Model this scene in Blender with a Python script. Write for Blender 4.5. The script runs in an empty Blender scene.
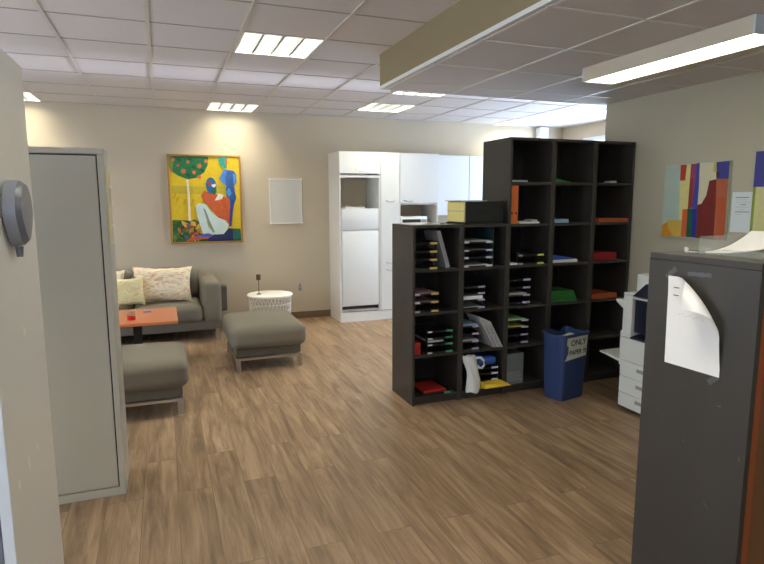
import bpy, bmesh, math, random
from mathutils import Vector, Matrix, Euler, noise
random.seed(7)
sc = bpy.context.scene
COL = sc.collection
PI = math.pi

# ------------------------------------------------------------------ camera
cam_d = bpy.data.cameras.new('camera')
cam_d.sensor_fit = 'HORIZONTAL'; cam_d.sensor_width = 36.0
cam_d.lens = 575.0 / 764.0 * 36.0
cam_d.clip_start = 0.02; cam_d.clip_end = 200
cam = bpy.data.objects.new('camera', cam_d); COL.objects.link(cam)
_r = Vector((0.9353188, -0.3537959, -0.0026718))
_d = Vector((-0.0517469, -0.1293233, -0.9902514))
_f = Vector((0.3500014, 0.9263390, -0.1392663))
_m = Matrix((( _r.x, -_d.x, -_f.x), (_r.y, -_d.y, -_f.y), (_r.z, -_d.z, -_f.z))).to_4x4()
_m.translation = Vector((0, 0, 1.6))
cam.matrix_world = _m
sc.camera = cam

# ------------------------------------------------------------------ exposure, world, lights
sc.view_settings.view_transform = 'Standard'
sc.view_settings.look = 'None'
sc.view_settings.gamma = 1.0
sc.view_settings.use_curve_mapping = False
sc.view_settings.exposure = 0.3
try:
    sc.cycles.use_denoising = True
    sc.cycles.max_bounces = 8
    sc.cycles.diffuse_bounces = 6
except Exception:
    pass
LAMP = 44.0        # recessed ceiling lights
LAMP_NEAR = 6.5   # long surface fluorescent
DAY = 5.0          # daylight through the far right window
world = bpy.data.worlds.new('daylight'); sc.world = world
world.use_nodes = True
_nt = world.node_tree; _nt.nodes.clear()
_o = _nt.nodes.new('ShaderNodeOutputWorld'); _b = _nt.nodes.new('ShaderNodeBackground')
_b.inputs[0].default_value = (0.62, 0.78, 1.0, 1); _b.inputs[1].default_value = DAY
_nt.links.new(_b.outputs[0], _o.inputs[0])

def area_light(name, loc, rot, sx, sy, power, color, spread=PI):
    l = bpy.data.lights.new(name, 'AREA'); l.shape = 'RECTANGLE'; l.size = sx; l.size_y = sy
    l.energy = power; l.color = color; l.spread = spread
    o = bpy.data.objects.new(name, l); COL.objects.link(o); o.location = loc; o.rotation_euler = rot
    return o
# daylight entering at the window in the far right wall
# added fill light behind and left of the camera, at assumed unseen windows
area_light('front_window_daylight', (-1.5, -2.12, 1.6), (PI/2, 0, 0), 3.4, 1.5, 20, (0.98, 0.97, 0.96))
area_light('left_window_daylight', (-3.52, 3.4, 1.6), (0, -PI/2, 0), 1.5, 5.2, 24, (0.86, 0.93, 1.0))
area_light('window_daylight', (5.93, 6.2, 1.75), (0, PI/2, 0), 1.4, 1.9, 80, (0.52, 0.70, 1.0))
# added narrow lamp outside that window, to make the pale band across the ceiling
area_light('ground_glint', (6.5, 5.59, 1.72), (0, PI/2 + 0.2, 0), 1.35, .5, 5.5, (0.72, 0.78, 1.0), math.radians(9))

# ------------------------------------------------------------------ materials
def lin(c):
    c = c / 255.0
    return c / 12.92 if c <= 0.04045 else ((c + 0.055) / 1.055) ** 2.4
def rgb(r, g, b): return (lin(r), lin(g), lin(b), 1)
MATS = {}
def mat(name, col, rough=0.6, metal=0.0, var=0.06, scale=8.0, bump=0.0, bscale=60.0, spec=0.5,
        stretch=(1, 1, 1), emit=None, trans=0.0, alpha=1.0, coat=0.0):
    if name in MATS: return MATS[name]
    m = bpy.data.materials.new(name); m.use_nodes = True; MATS[name] = m
    nt = m.node_tree; N = nt.nodes; L = nt.links
    p = N['Principled BSDF']
    p.inputs['Roughness'].default_value = rough; p.inputs['Metallic'].default_value = metal
    p.inputs['Specular IOR Level'].default_value = spec
    c = rgb(*col)
    tc = N.new('ShaderNodeTexCoord'); mp = N.new('ShaderNodeMapping'); mp.inputs['Scale'].default_value = stretch
    L.new(tc.outputs['Object'], mp.inputs['Vector'])
    if var > 0:
        nz = N.new('ShaderNodeTexNoise'); nz.inputs['Scale'].default_value = scale; nz.inputs['Detail'].default_value = 4
        L.new(mp.outputs[0], nz.inputs['Vector'])
        mx = N.new('ShaderNodeMix'); mx.data_type = 'RGBA'
        mx.inputs[6].default_value = tuple(x * (1 - var) for x in c[:3]) + (1,)
        mx.inputs[7].default_value = tuple(min(1, x * (1 + var)) for x in c[:3]) + (1,)
        L.new(nz.outputs['Fac'], mx.inputs[0]); L.new(mx.outputs[2], p.inputs['Base Color'])
    else:
        p.inputs['Base Color'].default_value = c
    if bump > 0:
        n2 = N.new('ShaderNodeTexNoise'); n2.inputs['Scale'].default_value = bscale; n2.inputs['Detail'].default_value = 3
        L.new(mp.outputs[0], n2.inputs['Vector'])
        b = N.new('ShaderNodeBump'); b.inputs['Strength'].default_value = bump; b.inputs['Distance'].default_value = 0.01
        L.new(n2.outputs['Fac'], b.inputs['Height']); L.new(b.outputs[0], p.inputs['Normal'])
    if emit:
        p.inputs['Emission Color'].default_value = (*emit[0], 1); p.inputs['Emission Strength'].default_value = emit[1]
    if trans: p.inputs['Transmission Weight'].default_value = trans; p.inputs['IOR'].default_value = 1.3
    if alpha < 1: p.inputs['Alpha'].default_value = alpha
    if coat: p.inputs['Coat Weight'].default_value = coat
    return m

WALL = mat('beige_wall_paint', (196, 183, 160), 0.85, var=0.03, scale=3, bump=0.05, bscale=150)
WALLR = mat('olive_beige_wall_paint', (182, 174, 150), 0.85, var=0.03, scale=3, bump=0.05, bscale=150)  # wall paint toned darker and olive, dimmer light put into its colour
CEIL = mat('ceiling_tile', (214, 208, 204), 0.95, var=0.03, scale=40, bump=0.06, bscale=120)
TBAR = mat('ceiling_grid_bar', (206, 200, 190), 0.6, var=0.01)
TBARD = mat('ceiling_cross_bar', (166, 158, 148), 0.7, var=0.01)
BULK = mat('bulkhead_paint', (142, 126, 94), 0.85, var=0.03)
ALU = mat('white_edge_trim', (225, 222, 214), 0.45, var=0.01)
SKIRT = mat('brown_skirting', (120, 98, 72), 0.6, var=0.15, scale=6, stretch=(1, 1, 10))
WHITE_L = mat('white_laminate', (226, 226, 222), 0.35, var=0.01)
WHITE_C = mat('white_carcass', (214, 210, 200), 0.5, var=0.02)
FRIDGE = mat('fridge_enamel', (230, 232, 230), 0.3, var=0.01)
DARKREC = mat('dark_recess', (40, 34, 30), 0.7, var=0.1)
CHROME = mat('brushed_steel', (190, 186, 180), 0.3, metal=1.0, var=0.05)
BLACKB = mat('black_brown_laminate', (56, 52, 47), 0.5, var=0.18, scale=12, stretch=(1, 1, 0.08))
BLACKI = mat('black_brown_back', (18, 17, 16), 0.6, var=0.1)  # darker than the laminate, the shade inside the cases put into colour
GREY_S = mat('grey_steel_cabinet', (190, 186, 170), 0.38, var=0.02, spec=0.45)
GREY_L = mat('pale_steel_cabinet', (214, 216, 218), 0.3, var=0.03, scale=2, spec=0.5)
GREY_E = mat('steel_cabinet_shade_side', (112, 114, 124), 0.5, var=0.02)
CHIP = mat('white_paint_chip', (240, 238, 230), 0.7, var=0.02)
PLASTG = mat('grey_plastic', (112, 116, 128), 0.4, var=0.02)
PLASTG2 = mat('pale_grey_plastic', (156, 160, 172), 0.4, var=0.02)
FAB = mat('grey_brown_fabric', (124, 117, 102), 0.95, var=0.12, scale=300, bump=0.25, bscale=500, spec=0.15)
FABD = mat('grey_fabric_base', (108, 103, 93), 0.95, var=0.12, scale=300, bump=0.25, bscale=500, spec=0.15)
TABLE = mat('orange_cherry_top', (200, 120, 76), 0.35, var=0.12, scale=5, stretch=(1, 8, 1))
BLACKM = mat('black_metal', (22, 21, 20), 0.5, var=0.05)
WHITEM = mat('white_metal', (236, 232, 220), 0.4, var=0.01)
BRASS = mat('dark_bronze', (92, 72, 42), 0.45, metal=0.4, var=0.1)
REDJ = mat('red_wax', (196, 24, 20), 0.4, var=0.05)
GLASS = mat('jar_glass', (235, 225, 205), 0.1, var=0.0, trans=0.8)
BLUEP = mat('blue_plastic', (96, 150, 215), 0.4, var=0.02)
PAPER = mat('white_paper', (236, 234, 230), 0.8, var=0.02)
PAPERG = mat('grey_paper', (176, 176, 174), 0.8, var=0.04)
PAPERB = mat('pale_blue_paper', (148, 176, 196), 0.8, var=0.04)
INK = mat('dark_ink', (70, 70, 80), 0.7, var=0.05)
INKL = mat('faint_ink', (190, 190, 196), 0.8, var=0.05)
TRAY = mat('smoky_black_plastic', (30, 30, 32), 0.35, var=0.05)
TAGY = mat('yellow_tag', (222, 190, 110), 0.6, var=0.04)
TAGW = mat('white_tag', (205, 205, 215), 0.6, var=0.04)
TAGL = mat('lilac_tag', (176, 172, 196), 0.6, var=0.04)
TAGG = mat('green_tag', (60, 140, 100), 0.6, var=0.04)
TAGYG = mat('yellow_green_tag', (190, 205, 100), 0.6, var=0.04)
ORANGEB = mat('orange_card', (206, 106, 40), 0.6, var=0.05)
ORANGED = mat('terracotta_card', (182, 86, 46), 0.6, var=0.05)
REDF = mat('red_folder', (170, 40, 30), 0.5, var=0.05)
REDD = mat('dark_red_box', (150, 24, 34), 0.5, var=0.05)
GREENF = mat('green_folder', (44, 118, 52), 0.5, var=0.05)
YELLOWF = mat('yellow_envelope', (236, 196, 50), 0.6, var=0.05)
BLUEF = mat('blue_folder', (44, 84, 168), 0.5, var=0.05)
BLUED = mat('blue_bin_plastic', (46, 64, 106), 0.4, var=0.04)
REDP = mat('pinkish_paper', (150, 112, 122), 0.8, var=0.05)
YELC = mat('cream_yellow_card', (222, 206, 130), 0.6, var=0.05)
BOXB = mat('black_case', (30, 33, 33), 0.3, var=0.05)
GREYT = mat('translucent_grey_plastic', (110, 116, 112), 0.3, var=0.05)
BAGW = mat('white_plastic_bag', (216, 214, 206), 0.5, var=0.05, scale=20)
COPW = mat('copier_white', (222, 222, 212), 0.5, var=0.02)
COPD = mat('copier_navy_dark', (22, 26, 44), 0.35, var=0.1)
COPG = mat('copier_grey', (150, 150, 144), 0.5, var=0.02)
TAPE = mat('grey_tape', (88, 90, 90), 0.3, var=0.1)
ORWOOD = mat('orange_wood_edge', (140, 70, 34), 0.5, var=0.2, scale=10, stretch=(1, 1, 0.1))
BRWOOD = mat('brown_wood_board', (110, 74, 44), 0.55, var=0.2, scale=10, stretch=(1, 1, 0.1))
ACRYL = mat('clear_acrylic', (205, 208, 196), 0.08, var=0.0, alpha=0.22)
WFRAME = mat('window_frame_white', (230, 232, 236), 0.4, var=0.01)
GLASSW = mat('window_glass', (230, 240, 250), 0.02, var=0.0, alpha=0.08)
FRAMEW = mat('wood_picture_frame', (176, 132, 74), 0.5, var=0.1, scale=20)
BOARDW = mat('whiteboard_enamel', (204, 203, 196), 0.3, var=0.01)
BOARDF = mat('whiteboard_frame', (232, 231, 226), 0.4, var=0.01)
PILWHITE = mat('white_pillar_paint', (232, 236, 240), 0.6, var=0.01)
GREYSCR = mat('pale_scratch', (120, 118, 114), 0.7, var=0.1)

def lamp_mat(name, col, strength):
    m = bpy.data.materials.new(name); m.use_nodes = True; nt = m.node_tree
    p = nt.nodes['Principled BSDF']; p.inputs['Base Color'].default_value = (.8, .8, .8, 1)
    nz = nt.nodes.new('ShaderNodeTexNoise'); nz.inputs['Scale'].default_value = 2
    mp = nt.nodes.new('ShaderNodeMapRange'); mp.inputs[3].default_value = strength * .95; mp.inputs[4].default_value = strength * 1.05
    nt.links.new(nz.outputs['Fac'], mp.inputs[0]); nt.links.new(mp.outputs[0], p.inputs['Emission Strength'])
    p.inputs['Emission Color'].default_value = (*col, 1)
    return m
TROFF = lamp_mat('troffer_tube_light', (1.0, 0.945, 0.77), LAMP)
BLADE = mat('louvre_blade', (100, 103, 106), 0.35, var=0.01)
FLUO = lamp_mat('fluorescent_tube_light', (1.0, 0.97, 0.80), LAMP_NEAR)
LOUV = mat('louvre_metal', (240, 240, 232), 0.3, var=0.01)

def floor_mat():
    m = bpy.data.materials.new('wood_plank_floor'); m.use_nodes = True; nt = m.node_tree; N = nt.nodes; L = nt.links
    p = N['Principled BSDF']
    tc = N.new('ShaderNodeTexCoord'); sp = N.new('ShaderNodeSeparateXYZ'); cb = N.new('ShaderNodeCombineXYZ')
    L.new(tc.outputs['Object'], sp.inputs[0]); L.new(sp.outputs[1], cb.inputs[0]); L.new(sp.outputs[0], cb.inputs[1])
    br = N.new('ShaderNodeTexBrick'); br.inputs['Scale'].default_value = 1.0
    br.inputs['Brick Width'].default_value = 1.22; br.inputs['Row Height'].default_value = 0.18
    br.inputs['Mortar Size'].default_value = 0.0016; br.inputs['Mortar Smooth'].default_value = 0.3
    br.offset = 0.37; br.inputs['Bias'].default_value = 0
    br.inputs['Color1'].default_value = (0, 0, 0, 1); br.inputs['Color2'].default_value = (1, 1, 1, 1); br.inputs['Mortar'].default_value = (0.5, 0.5, 0.5, 1)
    L.new(cb.outputs[0], br.inputs['Vector'])
    # offset grain per plank
    mul = N.new('ShaderNodeVectorMath'); mul.operation = 'MULTIPLY_ADD'
    mul.inputs[1].default_value = (13.0, 7.0, 3.0)
    L.new(br.outputs['Color'], mul.inputs[0]); L.new(tc.outputs['Object'], mul.inputs[2])
    mp = N.new('ShaderNodeMapping'); mp.inputs['Scale'].default_value = (10, 1.1, 1); L.new(mul.outputs[0], mp.inputs['Vector'])
    n1 = N.new('ShaderNodeTexNoise'); n1.inputs['Scale'].default_value = 1.3; n1.inputs['Detail'].default_value = 7; n1.inputs['Roughness'].default_value = 0.65
    n1.inputs['Distortion'].default_value = 0.7
    L.new(mp.outputs[0], n1.inputs['Vector'])
    mp2 = N.new('ShaderNodeMapping'); mp2.inputs['Scale'].default_value = (42, 2.2, 1); L.new(mul.outputs[0], mp2.inputs['Vector'])
    n2 = N.new('ShaderNodeTexNoise'); n2.inputs['Scale'].default_value = 1.0; n2.inputs['Detail'].default_value = 5
    L.new(mp2.outputs[0], n2.inputs['Vector'])
    cr = N.new('ShaderNodeValToRGB'); e = cr.color_ramp.elements
    e[0].position = 0.30; e[0].color = rgb(108, 87, 66); e[1].position = 0.72; e[1].color = rgb(174, 148, 118)
    k = e.new(0.5); k.color = rgb(147, 120, 92)
    L.new(n1.outputs['Fac'], cr.inputs[0])
    m2 = N.new('ShaderNodeMix'); m2.data_type = 'RGBA'; m2.blend_type = 'MULTIPLY'; m2.inputs[0].default_value = 0.42
    cr2 = N.new('ShaderNodeValToRGB'); f = cr2.color_ramp.elements
    f[0].position = 0.35; f[0].color = (0.52, 0.48, 0.44, 1); f[1].position = 0.58; f[1].color = (1, 1, 1, 1)
    L.new(n2.outputs['Fac'], cr2.inputs[0]); L.new(cr.outputs[0], m2.inputs[6]); L.new(cr2.outputs[0], m2.inputs[7])
    # plank tint
    hs = N.new('ShaderNodeMix'); hs.data_type = 'RGBA'; hs.blend_type = 'MULTIPLY'; hs.inputs[0].default_value = 1
    t = N.new('ShaderNodeMapRange'); t.inputs[3].default_value = 0.93; t.inputs[4].default_value = 1.05
    L.new(br.outputs['Color'], t.inputs[0]); L.new(m2.outputs[2], hs.inputs[6]); L.new(t.outputs[0], hs.inputs[7])
    jn = N.new('ShaderNodeMix'); jn.data_type = 'RGBA'; jn.inputs[7].default_value = rgb(104, 82, 60)
    L.new(br.outputs['Fac'], jn.inputs[0]); L.new(hs.outputs[2], jn.inputs[6])
    L.new(jn.outputs[2], p.inputs['Base Color'])
    p.inputs['Roughness'].default_value = 0.42; p.inputs['Specular IOR Level'].default_value = 0.4
    bp = N.new('ShaderNodeBump'); bp.inputs['Strength'].default_value = 0.15; bp.inputs['Distance'].default_value = 0.003
    L.new(n1.outputs['Fac'], bp.inputs['Height']); L.new(bp.outputs[0], p.inputs['Normal'])
    return m
FLOOR = floor_mat()

def streak_mat(name, cols, sc_=(6, 30, 30)):
    m = bpy.data.materials.new(name); m.use_nodes = True; nt = m.node_tree; N = nt.nodes; L = nt.links
    p = N['Principled BSDF']; p.inputs['Roughness'].default_value = 0.9
    tc = N.new('ShaderNodeTexCoord'); mp = N.new('ShaderNodeMapping'); mp.inputs['Scale'].default_value = sc_
    nz = N.new('ShaderNodeTexNoise'); nz.inputs['Scale'].default_value = 1; nz.inputs['Detail'].default_value = 5; nz.inputs['Distortion'].default_value = 0.6
    cr = N.new('ShaderNodeValToRGB')
    L.new(tc.outputs['Object'], mp.inputs[0]); L.new(mp.outputs[0], nz.inputs['Vector']); L.new(nz.outputs['Fac'], cr.inputs[0]); L.new(cr.outputs[0], p.inputs['Base Color'])
    e = cr.color_ramp.elements
    n = len(cols); e[0].position = 0.3; e[0].color = rgb(*cols[0]); e[1].position = 0.7; e[1].color = rgb(*cols[-1])
    for i in range(1, n - 1):
        k = e.new(0.3 + 0.4 * i / (n - 1)); k.color = rgb(*cols[i])
    return m
PIL1 = streak_mat('pink_streaked_cushion', [(196, 130, 100), (226, 188, 150), (240, 228, 196), (242, 234, 206), (228, 176, 130), (238, 226, 190)], (9, 34, 34))
PIL2 = streak_mat('yellow_green_cushion', [(206, 176, 116), (226, 212, 160), (210, 202, 146), (234, 220, 176), (216, 178, 132), (230, 218, 176)], (12, 14, 14))
PIL3 = streak_mat('cream_cushion', [(226, 206, 170), (240, 230, 206), (232, 196, 170), (242, 234, 214)], (12, 14, 14))
MAGS = streak_mat('magazine_edges', [(120, 118, 112), (190, 188, 180), (150, 146, 138), (214, 212, 204)], (10, 10, 10))

# ------------------------------------------------------------------ mesh builder
class MB:
    def __init__(s): s.bm = bmesh.new(); s.mats = []
    def mi(s, m):
        if m not in s.mats: s.mats.append(m)
        return s.mats.index(m)
    def _tag(s, fs, m):
        i = s.mi(m)
        for f in fs: f.material_index = i
    def face(s, pts, m):
        f = s.bm.faces.new([s.bm.verts.new(p) for p in pts]); f.material_index = s.mi(m); return s
    def box(s, x0, x1, y0, y1, z0, z1, m, bev=0.0, seg=2):
        v = [s.bm.verts.new(p) for p in ((x0,y0,z0),(x1,y0,z0),(x1,y1,z0),(x0,y1,z0),(x0,y0,z1),(x1,y0,z1),(x1,y1,z1),(x0,y1,z1))]
        fs = [s.bm.faces.new([v[i] for i in q]) for q in ((3,2,1,0),(4,5,6,7),(0,1,5,4),(1,2,6,5),(2,3,7,6),(3,0,4,7))]
        s._tag(fs, m)
        if bev > 0:
            es = list({e for f in fs for e in f.edges})
            r = bmesh.ops.bevel(s.bm, geom=es, offset=bev, segments=seg, affect='EDGES', profile=0.5)
            s._tag(r['faces'], m)
        return s
    def hexa(s, pts, m):   # 8 points, bottom 4 then top 4 (ccw)
        v = [s.bm.verts.new(p) for p in pts]
        fs = [s.bm.faces.new([v[i] for i in q]) for q in ((3,2,1,0),(4,5,6,7),(0,1,5,4),(1,2,6,5),(2,3,7,6),(3,0,4,7))]
        s._tag(fs, m); return s
    def ring(s, rings, m, cap=True, closed=True):
        vr = [[s.bm.verts.new(p) for p in r] for r in rings]; n = len(vr[0]); fs = []
        for a, b in zip(vr, vr[1:]):
            for i in range(n if closed else n - 1):
                j = (i + 1) % n
                fs.append(s.bm.faces.new((a[i], a[j], b[j], b[i])))
        if cap:
            fs.append(s.bm.faces.new(vr[0][::-1])); fs.append(s.bm.faces.new(vr[-1]))
        s._tag(fs, m); return s
    def lathe(s, prof, c, m, seg=32, cap=True):   # prof: (r, z)
        return s.ring([[(c[0] + r*math.cos(2*PI*i/seg), c[1] + r*math.sin(2*PI*i/seg), c[2] + z) for i in range(seg)] for r, z in prof], m, cap)
    def tube(s, pts, r, m, seg=8):
        P = [Vector(p) for p in pts]; rings = []
        for i, p in enumerate(P):
            t = (P[min(i+1, len(P)-1)] - P[max(i-1, 0)]).normalized()
            u = t.cross(Vector((0, 0, 1)))
            if u.length < 0.05: u = t.cross(Vector((0, 1, 0)))
            u.normalize(); w = u.cross(t).normalized()
            rings.append([tuple(p + r*(math.cos(2*PI*k/seg)*u + math.sin(2*PI*k/seg)*w)) for k in range(seg)])
        return s.ring(rings, m)
    def prism(s, poly, z0, z1, m, fn=None):   # poly in (a,b); fn(a,b,h)->xyz
        fn = fn or (lambda a, b, h: (a, b, h))
        lo = [s.bm.verts.new(fn(a, b, z0)) for a, b in poly]; hi = [s.bm.verts.new(fn(a, b, z1)) for a, b in poly]
        n = len(poly); fs = [s.bm.faces.new(hi), s.bm.faces.new(lo[::-1])]
        for i in range(n):
            j = (i+1) % n; fs.append(s.bm.faces.new((lo[i], lo[j], hi[j], hi[i])))
        s._tag(fs, m); return s
    def soft(s, c, h, r, m, n=14, puff=(0, 0, 0), wob=0.0, rotz=0):
        # rounded, slightly puffed upholstery block; c centre, h half sizes
        c = Vector(c); cs = {}; fs = []
        def P(a, b, d):
            k = (a, b, d)
            if k in cs: return cs[k]
            q = []
            for t, hh in zip(k, h):
                u = 2*t/n - 1
                u = math.copysign(abs(u)**0.7, u) if abs(u) > 0 else 0
                q.append(u*hh)
            q = Vector(q); inner = Vector([max(-(hh-r), min(hh-r, x)) for x, hh in zip(q, h)])
            d_ = q - inner
            if d_.length > 1e-9: q = inner + d_.normalized()*r*min(1.0, max(abs(x) for x in d_)/r)
            nx, ny, nz = q.x/h[0], q.y/h[1], q.z/h[2]
            o = Vector((puff[0]*nx*(1-ny*ny)*(1-nz*nz), puff[1]*ny*(1-nx*nx)*(1-nz*nz), puff[2]*nz*(1-nx*nx)*(1-ny*ny)))
            q = q + o
            if wob: q += wob*noise.noise_vector(q*6 + c)
            if rotz: q = Matrix.Rotation(rotz, 3, 'Z') @ q
            v = s.bm.verts.new(c + q); cs[k] = v; return v
        R = range(n)
        for i in R:
            for j in R:
                fs += [s.bm.faces.new(x) for x in (
                    (P(i,j,0),P(i,j+1,0),P(i+1,j+1,0),P(i+1,j,0)), (P(i,j,n),P(i+1,j,n),P(i+1,j+1,n),P(i,j+1,n)),
                    (P(i,0,j),P(i+1,0,j),P(i+1,0,j+1),P(i,0,j+1)), (P(i,n,j),P(i,n,j+1),P(i+1,n,j+1),P(i+1,n,j)),
                    (P(0,i,j),P(0,i,j+1),P(0,i+1,j+1),P(0,i+1,j)), (P(n,i,j),P(n,i+1,j),P(n,i+1,j+1),P(n,i,j+1)))]
        s._tag(fs, m); return s
    def pillow(s, w, h, t, m, n=18, fn=None, seed=0):
        # sewn cushion in local (u across, v up, thickness); corners pull out
        fn = fn or (lambda p: p); V = {}
        def g(i, j, side):
            if i in (0, n) or j in (0, n): side = 0
            k = (i, j, side)
            if k in V: return V[k]
            u = 2*i/n - 1; v = 2*j/n - 1
            pin = 1 - 0.10*(1-v*v)*abs(u)**2; pinv = 1 - 0.12*(1-u*u)*abs(v)**2
            x = u*w/2*pin; z = v*h/2*pinv
            th = t/2*((1-u**4)*(1-v**4))**0.55 if side else 0
            y = -side*(th*(1 + 0.12*noise.noise(Vector((u*4+seed, v*7, side)))))
            z += 0.006*noise.noise(Vector((u*5, v*5, seed)))
            vv = s.bm.verts.new(fn(Vector((x, y, z)))); V[k] = vv; return vv
        fs = []
        for i in range(n):
            for j in range(n):
                fs.append(s.bm.faces.new((g(i,j,1), g(i+1,j,1), g(i+1,j+1,1), g(i,j+1,1))))
                fs.append(s.bm.faces.new((g(i,j,-1), g(i,j+1,-1), g(i+1,j+1,-1), g(i+1,j,-1))))
        s._tag(fs, m); return s
    def build(s, name, parent=None, smooth=False, loc=None, fix=True):
        if fix: bmesh.ops.recalc_face_normals(s.bm, faces=s.bm.faces)
        me = bpy.data.meshes.new(name)
        if loc is not None: bmesh.ops.translate(s.bm, verts=s.bm.verts, vec=-Vector(loc))
        s.bm.to_mesh(me); s.bm.free()
        for m in s.mats: me.materials.append(m)
        if smooth:
            for p in me.polygons: p.use_smooth = True
            try: me.set_sharp_from_angle(angle=math.radians(40))
            except Exception: pass
        o = bpy.data.objects.new(name, me); COL.objects.link(o)
        if parent is not None: o.parent = parent
        elif loc is not None: o.location = loc
        return o

def struct(o, label=None):
    o['kind'] = 'structure'
    if label: o['label'] = label
    return o
def tag(o, label, cat, group=None):
    o['label'] = label; o['category'] = cat
    if group: o['group'] = group
    return o
def thing(name, label, cat, loc=(0, 0, 0), rotz=0, group=None):
    o = bpy.data.objects.new(name, None); COL.objects.link(o); o.empty_display_size = 0.1
    o.location = loc; o.rotation_euler = (0, 0, rotz); return tag(o, label, cat, group)
def dup(root, loc, label, group=None, rotz=None):
    r = root.copy(); COL.objects.link(r); r.location = loc; r['label'] = label
    if rotz is not None: r.rotation_euler = (0, 0, rotz)
    if group: r['group'] = group
    for ch in list(root.children):
        c = ch.copy(); COL.objects.link(c); c.parent = r
        for g in ch.children:
            d = g.copy(); COL.objects.link(d); d.parent = c
    return r

# ------------------------------------------------------------------ the room shell
XL, XR, YF, YB = -3.6, 5.98, -2.2, 7.715
ZC, ZL = 2.733, 2.473
XW = 3.86            # right partition wall face
BX, BY = 1.647, 4.391
struct(MB().box(XL, XR, YF, YB, -0.05, 0.0, FLOOR).build('floor'), 'brown wood plank floor')
struct(MB().box(XL-.1, XR+.1, YB, YB+.1, 0, 2.95, WALL).build('wall_back'), 'beige back wall')
b = MB(); b.box(XL-.1, XL, YF, .8, 0, 2.95, WALL); b.box(XL-.1, XL, 6.0, YB, 0, 2.95, WALL); b.box(XL-.1, XL, .8, 6.0, 0, .85, WALL); b.box(XL-.1, XL, .8, 6.0, 2.35, 2.95, WALL)
struct(b.build('wall_left'))
b = MB(); b.box(XL-.1, -3.2, YF-.1, YF, 0, 2.95, WALL); b.box(.2, XR+.1, YF-.1, YF, 0, 2.95, WALL); b.box(-3.2, .2, YF-.1, YF, 0, .85, WALL); b.box(-3.2, .2, YF-.1, YF, 2.35, 2.95, WALL)
struct(b.build('wall_front'))
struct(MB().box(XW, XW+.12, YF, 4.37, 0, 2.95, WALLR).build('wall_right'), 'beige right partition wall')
struct(MB().box(XW+.12, XR, 4.2, 4.37, 0, 2.95, WALL).build('wall_right_return'))
# far right wall with the window opening
w0, w1, wz0, wz1 = 5.25, 7.235, 0.95, 2.53
b = MB(); b.box(XR, XR+.1, 4.2, w0, 0, 2.95, WALL); b.box(XR, XR+.1, w1, YB, 0, 2.95, WALL)
b.box(XR, XR+.1, w0, w1, 0, wz0, WALL); b.box(XR, XR+.1, w0, w1, wz1, 2.95, WALL)
struct(b.build('wall_far_right'))
for nm_, horiz, a0, a1, fixed in (('window_2', False, .8, 6.0, XL-.1), ('window_3', True, -3.2, .2, YF-.1)):  # unseen windows, added for daylight from the left and behind
    w_ = bpy.data.objects.new(nm_, None); COL.objects.link(w_); w_['kind'] = 'structure'
    b = MB()
    def wbx(u0, u1, z0, z1, t0=.0, t1=.08, m=None):
        if horiz: b.box(u0, u1, fixed+t0, fixed+t1, z0, z1, m or WFRAME)
        else: b.box(fixed+t0, fixed+t1, u0, u1, z0, z1, m or WFRAME)
    wbx(a0, a1, .85, .9); wbx(a0, a1, 2.3, 2.35); wbx(a0, a0+.05, .9, 2.3); wbx(a1-.05, a1, .9, 2.3)
    n_ = 4 if not horiz else 3
    for k in range(1, n_): u = a0+(a1-a0)*k/n_; wbx(u-.03, u+.03, .9, 2.3)
    b.build('window_frame', w_)
    b = MB(); wbx(a0+.05, a1-.05, .9, 2.3, .04, .046, GLASSW); b.build('pane', w_)
wr = thing('window_1', 'white framed window in the far right wall', 'window'); wr['kind'] = 'structure'; del wr['category']
b = MB()
b.box(XR+.0, XR+.08, w0, w1, wz0, wz0+.05, WFRAME); b.box(XR, XR+.08, w0, w1, wz1-.05, wz1, WFRAME)
b.box(XR, XR+.08, w0, w0+.05, wz0+.05, wz1-.05, WFRAME); b.box(XR, XR+.08, w1-.05, w1, wz0+.05, wz1-.05, WFRAME)
b.box(XR+.01, XR+.07, 6.2, 6.26, wz0+.05, wz1-.05, WFRAME)
b.build('window_frame', wr)
MB().box(XR+.04, XR+.046, w0+.05, w1-.05, wz0+.05, wz1-.05, GLASSW).build('pane', wr)
# white boxed pillar in the far corner
struct(MB().box(5.47, 5.62, YB-.12, YB, 0, ZC-.02, PILWHITE, .004).build('trim_5'), 'white boxed-in pipe on the back wall')
# skirting
struct(MB().box(XL, 2.14, YB-.015, YB, 0, .092, SKIRT, .003).build('baseboard_back'), 'brown skirting board')
struct(MB().box(XW-.015, XW, YF, 4.37, 0, .09, SKIRT, .003).build('baseboard_right'))

# ceiling: tiles laid cell by cell, troffers fill their own cells
GX, GY, GP, GPX = 0.557, 4.12, 0.592, 0.588
TRO = {(0, 0), (0, 5), (3, 4), (3, 2), (7, 5), (-4, 5), (-4, 0), (0, -5), (-4, -5), (3, 5+10)}
def gx(i): return GX + GPX*i
def gy(j): return GY + GP*j
cb, tb = MB(), MB()
for i in range(-8, 11):
    for j in range(-11, 7):
        x0, x1, y0, y1 = max(gx(i), XL), min(gx(i+1), XR), max(gy(j), YF), min(gy(j+1), YB)
        if x1 <= x0+.001 or y1 <= y0+.001 or (i, j) in TRO: continue
        if y0 < BY and x0 >= BX - .02:
            if y1 <= BY: continue
            y0 = BY
        if y0 < BY and x1 > BX:
            if y1 <= BY: x1 = BX
            else: x1 = BX; cb.box(BX, gx(i+1), BY, y1, ZC, ZC+.015, CEIL)
        if x1 - x0 < .001: continue
        cb.box(x0, x1, y0, y1, ZC, ZC+.015, CEIL)
for i in range(-7, 10):
    x = gx(i); y0 = YF if x < BX else BY
    if XL < x < XR: tb.box(x-.012, x+.012, y0, YB, ZC-.006, ZC-.0005, TBAR)
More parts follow.
